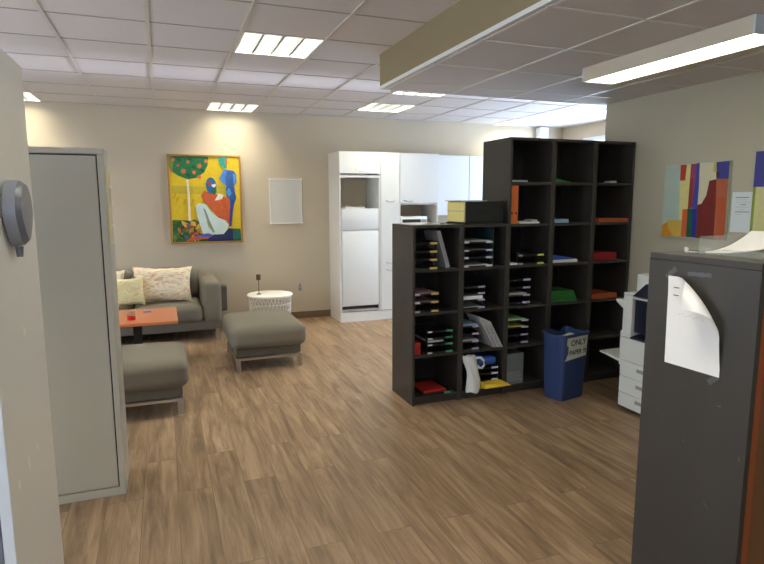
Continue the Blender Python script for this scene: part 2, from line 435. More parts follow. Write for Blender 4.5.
for j in range(-10, 7):
    y = gy(j); x1 = BX if y < BY else XR
    if YF < y < YB: tb.box(XL, x1, y-.005, y+.005, ZC-.004, ZC-.0003, TBARD)
tb.box(XL, XR, YB-.02, YB, ZC-.006, ZC, TBAR)
struct(cb.build('ceiling'), 'tiled suspended ceiling')
struct(tb.build('trim_1'), 'grid bars of the upper ceiling')
# lowered ceiling on the right and its bulkhead
struct(MB().box(BX, XW, YF, BY, ZL, ZL+.015, CEIL).build('ceiling_lowered'), 'lowered tiled ceiling above the right side')
b = MB()
b.box(BX-.001, BX+.03, YF, BY+.001, ZL+.001, ZC+.02, BULK); b.box(BX+.03, XR, BY-.03, BY+.001, ZL+.016, ZC+.02, BULK)
struct(b.build('trim_2'), 'beige bulkhead face beside the lowered ceiling')
b = MB()
b.box(BX-.004, BX+.016, YF, BY+.004, ZL-.004, ZL+.02, ALU); b.box(BX+.034, BX+.056, YF, BY-.03, ZL-.004, ZL-.0005, ALU)
b.box(BX+.016, XW, BY-.012, BY+.004, ZL-.004, ZL+.02, ALU)
for k in range(1, 4):
    x = 1.695 + .561*k; b.box(x-.011, x+.011, YF, BY-.012, ZL-.005, ZL-.0005, ALU)
for k in range(-8, 4):
    y = 2.305 + .59*k
    if y < BY - .1 and y > YF: b.box(BX+.016, XW, y-.009, y+.009, ZL-.004, ZL-.0004, ALU)
struct(b.build('trim_3'), 'pale grid bars and edge trim of the lowered ceiling')

# ------------------------------------------------------------------ recessed louvre lights
def troffer(i, j, label):
    x0, y0 = gx(i)+.012, gy(j)+.007; w, d = GPX-.024, GP-.014
    t = thing('ceiling_light', label, 'ceiling light', (x0, y0, ZC), group='recessed ceiling lights')
    b = MB()
    for a in ((0, .012, 0, d), (w-.012, w, 0, d), (.012, w-.012, 0, .012), (.012, w-.012, d-.012, d)):
        b.box(a[0], a[1], a[2], a[3], -.004, .092, LOUV)
    b.box(0, w, 0, d, .0925, .098, LOUV)
    b.build('frame', t)
    b = MB()
    for k in range(1, 4):
        x = w*k/4; b.box(x-.007, x+.007, .0125, d-.0125, .0, .060, BLADE)
    for k in range(1, 9):
        y = d*k/9; b.box(.0125, w-.0125, y-.0015, y+.0015, .002, .050, BLADE)
    b.build('louvre', t)
    for k in range(4):
        xc = w*(k+.5)/4
        b = MB(); b.box(xc-.042, xc+.042, .02, d-.02, .070, .080, TROFF); b.build('tube', t)
    return t
troffer(0, 0, 'bright square louvred light in the ceiling, nearest and largest one')
troffer(0, 5, 'louvred ceiling light near the back wall above the yellow painting')
troffer(3, 4, 'louvred ceiling light in front of the white kitchen cupboards')
troffer(3, 2, 'louvred ceiling light partly hidden behind the lowered ceiling edge')
troffer(7, 5, 'louvred ceiling light farthest right, above the tall black bookcases')
troffer(-4, 5, 'louvred ceiling light at far left above the grey steel cupboard')
troffer(-4, 0, 'louvred ceiling light outside the picture, above the space left of the grey steel cupboard')
troffer(0, -5, 'louvred ceiling light outside the picture, almost overhead in front of the camera')
troffer(-4, -5, 'louvred ceiling light outside the picture, left of the overhead one')

def long_light(y0, y1, label):
    t = thing('fluorescent_light', label, 'ceiling light', (2.65, y0, ZL-.005)); L = y1-y0; w = .255; h = .088
    b = MB(); b.box(0, .012, 0, L, -h, -.001, LOUVS); b.box(w-.012, w, 0, L, -h, -.001, LOUVS); b.box(.012, w-.012, 0, L, -.02, -.001, LOUVS)
    b.build('housing', t)
    b = MB(); b.box(.0, w, -.012, -.0005, -h, -.001, PLASTE); b.build('end_cap', t)
    b = MB(); b.box(.0, w, L+.0005, L+.012, -h, -.001, PLASTE); b.build('end_cap', t)
    MB().box(.0125, w-.0125, .02, L-.02, -h+.004, -h+.02, FLUO).build('diffuser', t)
    b = MB(); b.box(w/2-.006, w/2+.006, .001, L-.001, -h, -h+.0035, LOUV); b.build('centre_strip', t)
LOUVS = mat('light_housing', (206, 194, 172), 0.5, var=0.01)
PLASTE = mat('light_end_cap', (200, 208, 214), 0.5, var=0.01)
long_light(2.05, 3.23, 'long bright fluorescent light fixed under the lowered ceiling')
long_light(-.5, .68, 'long fluorescent light outside the picture over the near right side')  # unseen twin of the long light, added to light the dark cabinet top

# ------------------------------------------------------------------ paintings and wall pieces
def quadmap(A, B, C_, D):   # image-space corner quad TL TR BR BL -> u,v by inverse bilinear
    def f(x, y):
        u, v = .5, .5
        for _ in range(12):
            px = (1-u)*(1-v)*A[0]+u*(1-v)*B[0]+u*v*C_[0]+(1-u)*v*D[0]; py = (1-u)*(1-v)*A[1]+u*(1-v)*B[1]+u*v*C_[1]+(1-u)*v*D[1]
            dux, duy = (1-v)*(B[0]-A[0])+v*(C_[0]-D[0]), (1-v)*(B[1]-A[1])+v*(C_[1]-D[1])
            dvx, dvy = (1-u)*(D[0]-A[0])+u*(C_[0]-B[0]), (1-u)*(D[1]-A[1])+u*(C_[1]-B[1])
            det = dux*dvy-duy*dvx; ex, ey = x-px, y-py
            u += (ex*dvy-ey*dvx)/det; v += (dux*ey-duy*ex)/det
        return min(1, max(0, u)), min(1, max(0, v))
    return f
def ell(cx, cy, rx, ry, n=20, rot=0, jit=0.0):
    out = []
    for k in range(n):
        a = 2*PI*k/n; r = 1 + jit*math.sin(5*a+cx)
        x, y = rx*r*math.cos(a), ry*r*math.sin(a)
        out.append((cx+x*math.cos(rot)-y*math.sin(rot), cy+x*math.sin(rot)+y*math.cos(rot)))
    return out
def PM(n, c, var=.15, s=25): return mat('paint_'+n, c, 0.6, var=var, scale=s)
pic = thing('framed_painting', 'yellow painting of a white-trousered figure under a tree, in a wood frame', 'painting', (.075, YB, 1.072))
W1, H1 = .888, 1.11
b = MB(); f = .022
for a in ((0, W1, 0, f), (0, W1, H1-f, H1), (0, f, f, H1-f), (W1-f, W1, f, H1-f)):
    b.box(a[0], a[1], -.05, -.003, a[2], a[3], FRAMEW, .002)
b.build('picture_frame', pic)
q = quadmap((44, 40), (437, 43), (458, 524), (62, 527))
b = MB(); b.box(f+.001, W1-f-.001, -.035, -.004, f+.001, H1-f-.001, PM('yellow', (222, 190, 30)))
lay = [0]
def P1(poly, m):
    lay[0] += 1; y = -.035 - .00025*lay[0]
    pts = []
    for x, z in poly:
        u, v = q(x, z); pts.append((f+.002+u*(W1-2*f-.004), y, H1-f-.002-v*(H1-2*f-.004)))
    b.face(pts, m)
TG = PM('leaf_green', (28, 112, 66), .4); GO = PM('olive_band', (196, 176, 48), .35, 60)
P1([(58, 205), (240, 210), (240, 255), (60, 250)], GO); P1([(300, 205), (360, 205), (362, 252), (300, 250)], GO)
P1([(44, 40), (262, 41), (260, 90), (240, 130), (200, 160), (150, 170), (95, 150), (60, 125), (45, 95)], TG)
P1([(44, 40), (60, 41), (70, 80), (60, 125), (46, 100)], PM('pale_green', (120, 150, 60), .3))
for x, y, r in ((68, 60, 10), (124, 124, 13), (184, 130, 11), (214, 94, 12), (150, 72, 9), (212, 156, 11), (95, 92, 8), (250, 66, 10), (58, 118, 8)):
    P1(ell(x, y, r, r*1.05, 14, 0, .15), PM('fruit_orange', (216, 110, 66), .3))
for x, y in ((160, 55), (100, 60), (150, 145), (230, 120), (180, 100)):
    P1(ell(x, y, 14, 8, 10, .6), PM('dark_leaf', (18, 82, 50), .3))
for x, y in ((90, 285), (130, 300), (75, 262), (175, 300)):
    P1(ell(x, y, 8, 22, 10, .3), PM('mustard', (206, 172, 30), .3))
P1([(60, 400), (215, 405), (225, 480), (350, 500), (370, 450), (452, 455), (457, 526), (62, 528)], PM('ground_green', (42, 88, 44), .5))
cols = [(176, 140, 40), (52, 110, 56), (204, 96, 40), (30, 70, 44), (150, 60, 36), (110, 130, 50), (220, 176, 60), (64, 96, 110)]
rnd = random.Random(3)
for k in range(40):
    x = rnd.uniform(66, 225); y = rnd.uniform(410, 515); a = rnd.uniform(0, PI); L = rnd.uniform(20, 44); w = rnd.uniform(8, 16)
    P1([(x+L*math.cos(a), max(404, y+L*math.sin(a)*.8)), (x-w*math.sin(a), y+w*math.cos(a)), (x-L*math.cos(a), max(404, y-L*math.sin(a)*.8)), (x+w*math.sin(a), y-w*math.cos(a))], PM('ground_%d' % (k % 8), cols[k % 8], .2))
P1([(139, 172), (152, 172), (158, 250), (164, 405), (150, 405), (146, 250)], PM('trunk_white', (226, 214, 180), .15))
BL = PM('figure_blue', (44, 88, 150), .35)
P1([(320, 42), (368, 42), (372, 75), (366, 108), (352, 105), (330, 85), (319, 62)], PM('teal_head', (30, 140, 120), .4))
P1([(360, 48), (372, 60), (368, 92), (358, 80)], PM('brick', (200, 110, 70), .2))
P1([(352, 112), (408, 120), (424, 140), (428, 185), (412, 205), (418, 245), (426, 275), (412, 310), (404, 360), (398, 440), (386, 440), (384, 350), (370, 268), (362, 240), (366, 206), (340, 186), (326, 162)], BL)
P1([(326, 162), (352, 112), (372, 118), (360, 160), (366, 206), (340, 186)], PM('blue_light', (70, 120, 190), .3))
P1([(404, 135), (424, 140), (428, 185), (410, 200)], PM('blue_pale', (92, 140, 200), .2))
P1([(362, 240), (385, 215), (398, 250), (384, 270)], PM('blue_sky', (80, 150, 200), .2))
P1([(398, 440), (404, 360), (414, 300), (400, 280), (386, 350), (384, 440)], PM('blue_deep', (40, 60, 140), .2))
P1([(238, 236), (300, 250), (330, 268), (384, 275), (390, 330), (384, 420), (372, 432), (330, 400), (288, 352), (262, 318), (234, 296), (222, 262)], PM('orange_shirt', (190, 88, 40), .25))
P1([(300, 290), (322, 250), (350, 258), (340, 285)], PM('collar_white', (232, 232, 214), .1))
P1([(330, 280), (362, 290), (372, 340), (352, 330)], PM('shirt_shade', (190, 78, 24), .2))
TR = PM('trouser_pale', (200, 216, 206), .12, 12)
P1([(190, 318), (214, 304), (248, 310), (276, 350), (320, 388), (362, 404), (380, 430), (374, 462), (350, 482), (306, 486), (282, 462), (262, 412), (250, 400), (262, 440), (298, 486), (232, 480), (212, 420), (198, 370)], TR)
P1([(232, 330), (248, 345), (268, 400), (300, 470), (290, 474), (262, 420), (248, 380)], PM('trouser_fold', (120, 140, 140), .2))
P1([(296, 486), (352, 484), (378, 452), (405, 456), (408, 522), (258, 524), (262, 505)], PM('navy', (22, 34, 84), .2))
P1([(408, 458), (452, 458), (456, 515), (410, 518)], PM('green_block', (26, 100, 80), .3))
P1([(172, 505), (220, 484), (262, 478), (290, 488), (280, 502), (200, 510)], PM('foot_purple', (84, 88, 170), .25))
P1([(172, 505), (200, 498), (268, 500), (262, 510), (182, 512)], PM('foot_orange', (196, 96, 66), .2))
P1(ell(279, 205, 30, 47, 22, -.12), PM('head_blue', (30, 96, 150), .35))
P1(ell(296, 236, 14, 20, 14, .2), PM('head_green', (26, 96, 70), .3))
P1([(254, 185), (266, 172), (280, 196), (270, 214)], PM('head_red', (150, 72, 60), .3))
P1([(280, 200), (304, 194), (306, 208), (294, 216), (284, 210)], PM('face_white', (224, 234, 234), .05))
b.build('canvas', pic, fix=False)

wb = thing('whiteboard', 'small blank whiteboard with pale frame between painting and kitchen cupboards', 'whiteboard', (1.325, YB, 1.305))
MB().box(.012, .423, -.012, -.003, .012, .58, BOARDW).build('board', wb)
b = MB(); 
for a in ((0, .435, 0, .012), (0, .435, .58, .592), (0, .012, .012, .58), (.423, .435, .012, .58)): b.box(a[0], a[1], -.018, -.003, a[2], a[3], BOARDF, .002)
b.build('frame', wb)
for x, z in ((-.006, -.006), (.413, -.006), (-.006, .57), (.413, .57)):
    MB().box(x, x+.028, -.0225, -.0185, z, z+.028, WHITEM, .0015).build('corner_cap', wb)

# wall socket
so = thing('wall_socket', 'small grey socket outlet low on the back wall', 'socket', (1.685, YB, .385))
MB().box(0, .045, -.01, -.0005, 0, .075, PLASTG2, .002).build('plate', so)
MB().prism([(.01, .076), (.035, .076), (.023, .105)], .0005, .012, PLASTG, lambda a, c, h: (a, -h, c)).build('hanger', so)
MB().box(.013, .032, -.012, -.0102, .015, .034, PLASTG).build('socket_hole', so)

# right wall: striped painting, notice, edge of another canvas
ab = thing('abstract_painting', 'unframed abstract canvas of vertical colour blocks on the right wall', 'painting', (XW, 3.625, 1.308))
# local: x into wall, depth toward -x ; along -y
q2 = quadmap((62, 42), (472, 33), (428, 522), (30, 492)); lay2 = [0]
WA, HA = .572, .574
b = MB(); b.box(-.03, -.003, -WA, 0, 0, HA, PM('canvas_pale', (176, 184, 164), .1))
def P2(poly, m):
    lay2[0] += 1; x = -.03 - .0002*lay2[0]; pts = []
    for X, Y in poly:
        u, v = q2(X, Y); pts.append((x, -u*WA, HA*(1-v)))
    b.face(pts, m)
P2([(62, 42), (168, 40), (160, 180), (155, 390), (40, 385)], PM('sage', (170, 184, 168), .12, 8))
P2([(160, 145), (215, 145), (208, 320), (160, 400), (155, 370)], PM('butter', (216, 204, 130), .1))
P2([(168, 45), (208, 45), (196, 142), (162, 142)], PM('red_block', (176, 54, 26), .15))
P2([(208, 45), (236, 45), (215, 320), (205, 320), (214, 150), (196, 143)], PM('butter', (216, 204, 130), .1))
P2([(236, 42), (272, 42), (240, 315), (212, 320)], PM('mauve_red', (150, 62, 84), .35, 10))
P2([(228, 130), (250, 130), (238, 316), (212, 320)], PM('rust_red', (140, 44, 30), .2))
P2([(272, 38), (292, 38), (285, 200), (275, 320), (240, 316)], PM('violet_blue', (66, 66, 150), .3))
P2([(292, 40), (392, 38), (390, 140), (350, 150), (330, 240), (300, 290), (275, 298), (285, 180)], PM('ivory', (206, 200, 164), .08))
P2([(378, 38), (394, 38), (390, 98), (374, 96)], PM('khaki', (186, 176, 90), .1))
P2([(394, 38), (470, 34), (464, 142), (392, 142)], PM('indigo', (60, 60, 132), .15))
P2([(392, 95), (412, 98), (410, 130), (390, 130)], PM('dark_wine', (70, 22, 34), .1))
P2([(350, 150), (392, 142), (390, 260), (370, 518), (262, 505), (275, 320), (275, 298), (300, 290), (330, 240)], PM('maroon', (118, 34, 22), .18))
P2([(392, 142), (464, 142), (430, 520), (368, 518), (386, 300)], PM('burnt_orange', (176, 94, 56), .15))
P2([(386, 260), (456, 256), (430, 520), (400, 518)], PM('burnt_orange_b', (180, 84, 40), .15))
P2([(212, 320), (244, 318), (238, 500), (200, 498)], PM('bottle_green', (22, 86, 58), .15))
P2([(244, 318), (275, 320), (262, 505), (238, 500)], PM('ultramarine', (34, 44, 138), .15))
P2([(180, 322), (212, 322), (200, 498), (166, 496)], PM('brick_orange', (206, 96, 40), .12))
P2([(76, 390), (166, 390), (168, 496), (110, 494), (78, 440)], PM('gold', (206, 170, 66), .12))
P2([(40, 420), (76, 402), (80, 440), (118, 494), (30, 492)], PM('amber', (206, 142, 36), .2))
b.build('canvas', ab, fix=False)
no = thing('wall_notice', 'pale printed notice sheet pinned beside the abstract canvas', 'paper', (XW, 3.035, 1.372))
MB().box(-.004, -.001, -.165, 0, 0, .285, mat('notice_paper', (214, 222, 220), .8, var=.02)).build('sheet', no)
b = MB()
for k, (a, c) in enumerate(((.03, .13), (.03, .12), (.03, .135), (.07, .11), (.03, .13), (.06, .10), (.03, .14), (.03, .08))):
    z = .245 - k*.017; b.box(-.0049, -.0042, -c, -a, z, z+.004, INKL if k % 3 else INK)
b.build('print', no)
c2 = thing('colour_canvas', 'edge of a blue and yellow canvas at the right picture border', 'painting', (XW, 2.862, 1.31))
b = MB(); b.box(-.03, -.003, -.57, 0, 0, .62, PM('canvas_cream', (206, 200, 140), .1)); b.box(-.0306, -.0301, -.57, 0, .38, .62, PM('indigo', (60, 60, 132), .15)); b.box(-.0306, -.0301, -.02, 0, 0, .38, PM('moss', (130, 150, 60), .1))
b.build('canvas', c2)

# ------------------------------------------------------------------ kitchen cupboards
YK = 7.20
def handle(b, x, y, z, w=.115, drop=.014):   # bow handle across x, in front of y
    pts = [(x-w/2, y, z), (x-w/2+.006, y-.022, z-drop*.2), (x-w*.2, y-.03, z-drop), (x+w*.2, y-.03, z-drop), (x+w/2-.006, y-.022, z-drop*.2), (x+w/2, y, z)]
    b.tube(pts, .006, CHROME, 6)
def door(parent, x0, x1, z0, z1, y, hx=None, hz=None, name='door'):
    d = MB().box(x0, x1, y, y+.018, z0, z1, WHITE_L, .002).build(name, parent)
    if hx is not None:
        b = MB(); handle(b, hx, y-.0005, hz); b.build('handle', d, True)
    return d
c = thing('fridge_housing_cupboard', 'tall white cupboard housing the fridge, leftmost of the kitchen run', 'cupboard', (2.136, 0, 0))
b = MB()
yb = YB-.004
b.box(0, .022, YK+.02, yb, 0, 2.236, WHITE_C); b.box(.546, .566, YK+.02, yb, 0, 2.236, WHITE_L)
b.box(.022, .546, YK+.02, yb, 2.218, 2.236, WHITE_C); b.box(.022, .546, YK+.02, yb, 1.915, 1.94, WHITE_C); b.box(.022, .546, YK+.03, yb, .14, .158, WHITE_C)
b.build('carcass', c)
b = MB(); b.box(0, .018, YK, YK+.0195, .14, 1.95, WHITE_L); b.box(.548, .566, YK, YK+.0195, .14, 1.95, WHITE_L); b.box(.018, .548, YK, YK+.0195, 1.905, 1.925, WHITE_L)
b.build('face_frame', c)
MB().box(0, .566, YK+.002, YK+.018, 0, .128, WHITE_L).build('plinth', c)
door(c, .004, .562, 1.955, 2.234, YK, .28, 2.005)
fr = thing('fridge', 'white two-door fridge freezer built into the tall cupboard', 'fridge', (2.136, 0, 0))
MB().box(.03, .54, YK+.045, yb-.05, .168, 1.50, FRIDGE, .004).build('cabinet', fr)
MB().box(.026, .542, YK+.005, YK+.044, 1.225, 1.505, FRIDGE, .006).build('freezer_door', fr, True)
MB().box(.03, .542, YK+.005, YK+.044, .215, 1.213, FRIDGE, .006).build('door', fr, True)
MB().box(.035, .54, YK+.03, YK+.044, .168, .205, DARKREC).build('vent_grille', fr)
g = thing('white_tray', 'small white tray lying on top of the fridge', 'tray', (2.40, 7.36, 1.506))
b = MB(); b.box(-.15, .12, -.05, .1, 0, .018, WHITE_L, .004); b.build('base', g)
b = MB(); b.tube([(-.14, -.03, .018), (-.13, -.03, .036), (-.09, -.03, .036), (-.08, -.03, .018)], .004, WHITEM, 6); b.tube([(.05, -.03, .018), (.06, -.03, .036), (.10, -.03, .036), (.11, -.03, .018)], .004, WHITEM, 6); b.build('grip', g, True)

c = thing('larder_cupboard', 'narrow tall white larder cupboard beside the fridge housing', 'cupboard', (2.706, 0, 0))
MB().box(0, .272, YK+.02, yb, .13, 2.236, WHITE_C).build('carcass', c)
MB().box(0, .272, YK+.01, YK+.0195, 0, .128, WHITE_L).build('plinth', c)
door(c, .003, .269, 1.562, 2.234, YK, .135, 1.605); door(c, .003, .269, .728, 1.556, YK, .14, .785); door(c, .003, .269, .134, .722, YK, .14, .685, 'drawer')
c = thing('microwave_cupboard', 'white kitchen cupboard with an open microwave niche under its door', 'cupboard', (2.98, 0, 0))
b = MB(); b.box(0, .018, YK+.02, yb, .13, 2.236, WHITE_C); b.box(.562, .58, YK+.02, yb, .13, 2.236, WHITE_C)
for z in (2.218, 1.552, 1.14, .13): b.box(.018, .562, YK+.02, yb, z, z+.018, WHITE_C)
b.build('carcass', c); door(c, .003, .577, 1.573, 2.234, YK, .12, 1.61); door(c, .003, .577, .134, 1.135, YK, .12, 1.08)
for x in (.045, .535): MB().box(x-.02, x+.02, YK+.0, YK+.012, 1.535, 1.562, CHROME, .003).build('hinge_plate', c)
MB().box(0, .58, YK+.01, YK+.0195, 0, .125, WHITE_L).build('plinth', c)
c = thing('microwave', 'white microwave standing inside the open cupboard niche', 'microwave', (3.00, 0, 1.1585))
MB().box(.01, .40, YK+.03, YK+.38, 0, .232, FRIDGE, .006).build('housing', c, True)
MB().box(.03, .30, YK+.018, YK+.0295, .02, .195, DARKREC, .003).build('door', c)
MB().box(.31, .39, YK+.022, YK+.0295, .02, .195, COPG, .002).build('control_panel', c)

YW = YB-.35
for x0, x1, lab in ((3.6, 4.118, 'white wall cupboard right of the microwave cupboard'), (4.122, 4.72, 'white wall cupboard half hidden behind the tall bookcase')):
    c = thing('wall_cupboard', lab, 'cupboard', (x0, 0, 0)); w = x1-x0
    MB().box(0, w, YW+.02, yb, 1.40, 2.236, WHITE_C).build('carcass', c); door(c, .003, w-.003, 1.40, 2.234, YW, w-.08, 1.44)
c = thing('base_cupboard', 'white base cupboards under the worktop behind the bookcases', 'cupboard', (3.6, 0, 0))
MB().box(0, 1.12, YK+.02, yb, .0, .85, WHITE_C).build('carcass', c); door(c, .003, .557, .13, .845, YK, .45, .8); door(c, .563, 1.117, .13, .845, YK, .65, .8)
tag(MB().box(3.6, 4.72, YK-.02, yb, .852, .892, COPG, .003).build('worktop', loc=(3.6, YK, .852)), 'pale grey worktop along the white base cupboards', 'worktop')

# ------------------------------------------------------------------ sofa
s = thing('sofa', 'grey-brown fabric sofa with metal feet against the back wall', 'sofa', (0, 0, 0))
MB().soft((-.44, 7.26, .175), (1.03, .41, .065), .03, FABD, 12).build('base', s, True)
MB().soft((-.0, 7.16, .318), (.375, .34, .105), .07, FAB, 16, (0, .02, .02)).build('seat_cushion', s, True)
MB().soft((-.765, 7.16, .318), (.375, .34, .105), .07, FAB, 16, (0, .02, .02)).build('seat_cushion', s, True)
for x in (.484, -1.394):
    MB().soft((x, 7.20, .435), (.104, .36, .245), .05, FAB, 14, (.01, .0, .01)).build('armrest', s, True)
MB().soft((-.44, 7.60, .37), (1.16, .075, .175), .04, FABD, 14).build('back_frame', s, True)
for x in (.0, -.77):
    MB().soft((x+.0, 7.50, .60), (.375, .095, .185), .08, FAB, 16, (0, .03, .02)).build('back_cushion', s, True)
for x in (.53, -1.44):
    for y in (6.86, 7.62):
        MB().box(x-.02, x+.02, y-.006, y+.006, .0, .125, CHROME, .002).build('leg', s)
def pil(name, m, w, h, t, loc, tilt, yaw, roll, label, seed):
    M = Matrix.Rotation(yaw, 4, 'Z') @ Matrix.Rotation(tilt, 4, 'X') @ Matrix.Rotation(roll, 4, 'Y')
    o = MB().pillow(w, h, t, m, 18, lambda p: M @ p, seed).build(name, None, True); o.location = loc
    return tag(o, label, 'cushion', 'cushions on the sofa')
pil('throw_cushion', PIL1, .66, .42, .15, (-.045, 7.12, .648), -.30, .0, .03, 'large oblong cream and pink streaked cushion on the right of the sofa', 1)
pil('throw_cushion', PIL2, .33, .33, .12, (-.405, 6.97, .60), -.32, .05, -.03, 'smaller yellow-green square cushion left of the oblong cushion', 2)
pil('throw_cushion', PIL3, .42, .40, .14, (-.66, 7.14, .642), -.28, .1, .06, 'cream cushion half hidden behind the grey steel cupboard', 3)

# ------------------------------------------------------------------ ottomans
def ottoman(x0, x1, y0, y1, label):
    t = thing('ottoman', label, 'ottoman', ((x0+x1)/2, (y0+y1)/2, 0), 0, 'ottomans matching the sofa'); hx, hy = (x1-x0)/2, (y1-y0)/2
    MB().soft((0, 0, .178), (hx-.005, hy-.005, .05), .02, FABD, 10).build('base', t, True)
    MB().soft((0, 0, .318), (hx+.045, hy+.05, .105), .07, FAB, 18, (0, 0, .03)).build('seat_cushion', t, True)
    b = MB(); z0, z1 = .104, .126
    b.box(-hx, hx, -hy, -hy+.022, z0, z1, CHROME); b.box(-hx, hx, hy-.022, hy, z0, z1, CHROME); b.box(-hx, -hx+.022, -hy+.022, hy-.022, z0, z1, CHROME); b.box(hx-.022, hx, -hy+.022, hy-.022, z0, z1, CHROME)
    b.build('frame', t)
    for sx in (-1, 1):
        for sy in (-1, 1):
            a0, a1 = (sx*hx, sx*(hx-.045)); c0, c1 = sy*hy, sy*(hy-.018)
            MB().box(min(a0, a1), max(a0, a1), min(c0, c1), max(c0, c1), 0, .1035, CHROME, .001).build('leg', t)
    return t
ottoman(.570, 1.205, 5.42, 6.22, 'grey-brown upholstered ottoman standing in front of the white round table')
ottoman(-.80, .075, 4.46, 5.08, 'grey-brown upholstered ottoman by the orange-topped table, partly behind the steel cupboard')

# ------------------------------------------------------------------ cafe table with small things
t = thing('coffee_table', 'low orange wood-topped table on a black pedestal', 'table', (-.29, 5.98, 0))
MB().box(-.37, .37, -.38, .39, .474, .50, TABLE, .003).build('tabletop', t)
MB().box(-.04, .04, -.04, .04, .032, .4735, BLACKM, .004).build('pedestal', t)
MB().box(-.26, .26, -.25, .25, .0, .0315, BLACKM, .008).build('base', t)
j = thing('candle_jar', 'small glass jar of red wax on the orange table', 'jar', (-.33, 5.80, .501))
MB().lathe([(.036, 0), (.038, .004), (.038, .04), (.034, .042)], (0, 0, 0), REDJ, 24).build('wax', j, True)
MB().lathe([(.040, .0425), (.041, .085), (.041, .086), (.038, .086), (.037, .0435)], (0, 0, 0), GLASS, 24, False).build('glass', j, True)
t = thing('blue_lighter', 'small blue object lying beside the red jar', 'lighter', (-.20, 6.15, .501), .1)
MB().box(-.04, .04, -.011, .011, 0, .012, BLUEP, .004).build('body', t, True)
MB().box(.0405, .052, -.009, .009, .001, .011, TAGW, .002).build('cap', t)

# ------------------------------------------------------------------ white wire drum table
t = thing('wire_basket_table', 'round white storage table with a lattice basket body', 'table', (1.195, 7.12, 0))
MB().lathe([(.274, .44), (.28, .443), (.28, .458), (.274, .462)], (0, 0, 0), WHITEM, 48).build('tabletop', t, True)
b = MB(); n = 34
for z, r in ((.006, .235), (.092, .241), (.178, .247), (.264, .253), (.35, .258), (.434, .262)):
    pts = [(r*math.cos(2*PI*k/40), r*math.sin(2*PI*k/40), z) for k in range(41)]
    b.tube(pts, .004, WHITEM, 6)
for k in range(n):
    for sgn in (1,):
        pts = []
        for a in range(9):
            u = a/8; r = .235+.027*u; th = 2*PI*k/n + sgn*.55*u
            pts.append((r*math.cos(th), r*math.sin(th), .006+.428*u))
        b.tube(pts, .0045, WHITEM, 4)
b.build('basket', t, True)
MB().lathe([(.222, .002), (.224, .008)], (0, 0, 0), WHITEM, 40).build('bottom', t, True)
t = thing('candle_holder', 'slim bronze candle holder on the round white table', 'candle holder', (1.06, 7.12, .463))
MB().lathe([(.030, 0), (.030, .005), (.006, .009)], (0, 0, 0), BRASS, 20).build('foot', t, True)
MB().lathe([(.004, .0085), (.004, .175)], (0, 0, 0), BRASS, 10).build('stem', t, True)
MB().lathe([(.022, .175), (.027, .178), (.028, .245), (.022, .248)], (0, 0, 0), BRASS, 20).build('cup', t, True)

# ------------------------------------------------------------------ grey steel cupboards at the left
t = thing('steel_cupboard', 'tall grey steel cupboard with magnets on its right side', 'cupboard', (-1.17, 3.297, 0))
b = MB(); W_, D_, H_ = .90, .33, 1.87
b.box(0, W_, .02, D_, .05, H_, GREY_S, .003); b.box(0, W_, 0, .0195, H_-.03, H_, GREY_S, .002); b.box(W_-.03, W_, 0, .0195, 0, H_-.031, GREY_S, .002)
b.box(0, .04, 0, .0195, 0, H_-.031, GREY_S, .002); b.box(.0405, W_-.0305, 0, .0195, 0, .045, GREY_S, .002); b.box(0, W_, .02, D_, 0, .0495, GREY_S)
b.build('body', t)
MB().box(.0405, W_-.0305, .016, .0197, .0455, H_-.0315, DARKREC).build('seam', t)  # dark plate behind the door, shadow of the gap put in as colour
MB().box(.046, W_-.037, .003, .0155, .052, H_-.038, GREY_S, .001).build('door', t)
MB().box(W_+.0005, W_+.002, .08, .20, 1.38, 1.78, YELC).build('paper', t)
for y, z in ((.2, 1.68), (.2, 1.59), (.22, 1.47), (.235, 1.37)):
    o = MB().lathe([(.008, 0), (.008, .008), (.006, .01)], (0, 0, 0), WHITEM, 12).build('magnet', t, True)
    o.location = (W_+.0022, y, z); o.rotation_euler = (0, PI/2, 0)

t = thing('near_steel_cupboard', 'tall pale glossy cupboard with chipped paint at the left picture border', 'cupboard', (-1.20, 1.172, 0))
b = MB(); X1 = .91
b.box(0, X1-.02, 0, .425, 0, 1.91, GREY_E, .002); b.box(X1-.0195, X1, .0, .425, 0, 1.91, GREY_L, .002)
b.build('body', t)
for (y, z, s1, s2) in ((.066, 1.054, .013, .009), (.157, 1.060, .018, .008), (.24, 1.060, .012, .005), (.218, 1.328, .012, .008)):
    pts = ell(0, 0, s2, s1, 8, .3, .3); MB().face([(X1+.0008, y+p[0], z+p[1]) for p in pts], CHIP).build('paint_chip', t)
t = thing('wall_dispenser', 'rounded grey plastic unit fixed on the side of the near pale cupboard', 'dispenser', (-.2885, 1.352, 1.512))
prof = []
for k in range(24):
    a = 2*PI*k/24; yy = .075*math.cos(a); zz = .075+.075*math.sin(a); 
    w = 1.0 - .45*max(0, (.075-zz)/.075)**1.2
    prof.append((yy*w, zz))
prof = [(y*.82, z*.88) for y, z in prof]
R1 = [(0.0005, y, z) for y, z in prof]; R2 = [(.022, y*.98, .075+(z-.075)*.98) for y, z in prof]; R3 = [(.032, y*.82, .075+(z-.075)*.85) for y, z in prof]
MB().ring([R1, R2], PLASTG2).build('shell', t, True)
MB().ring([[(.0225, p[1], p[2]) for p in R2], R3], PLASTG).build('cover', t, True)
MB().lathe([(.006, -.022), (.008, -.001)], (.012, 0, 0), PLASTG, 10).build('nozzle', t, True)

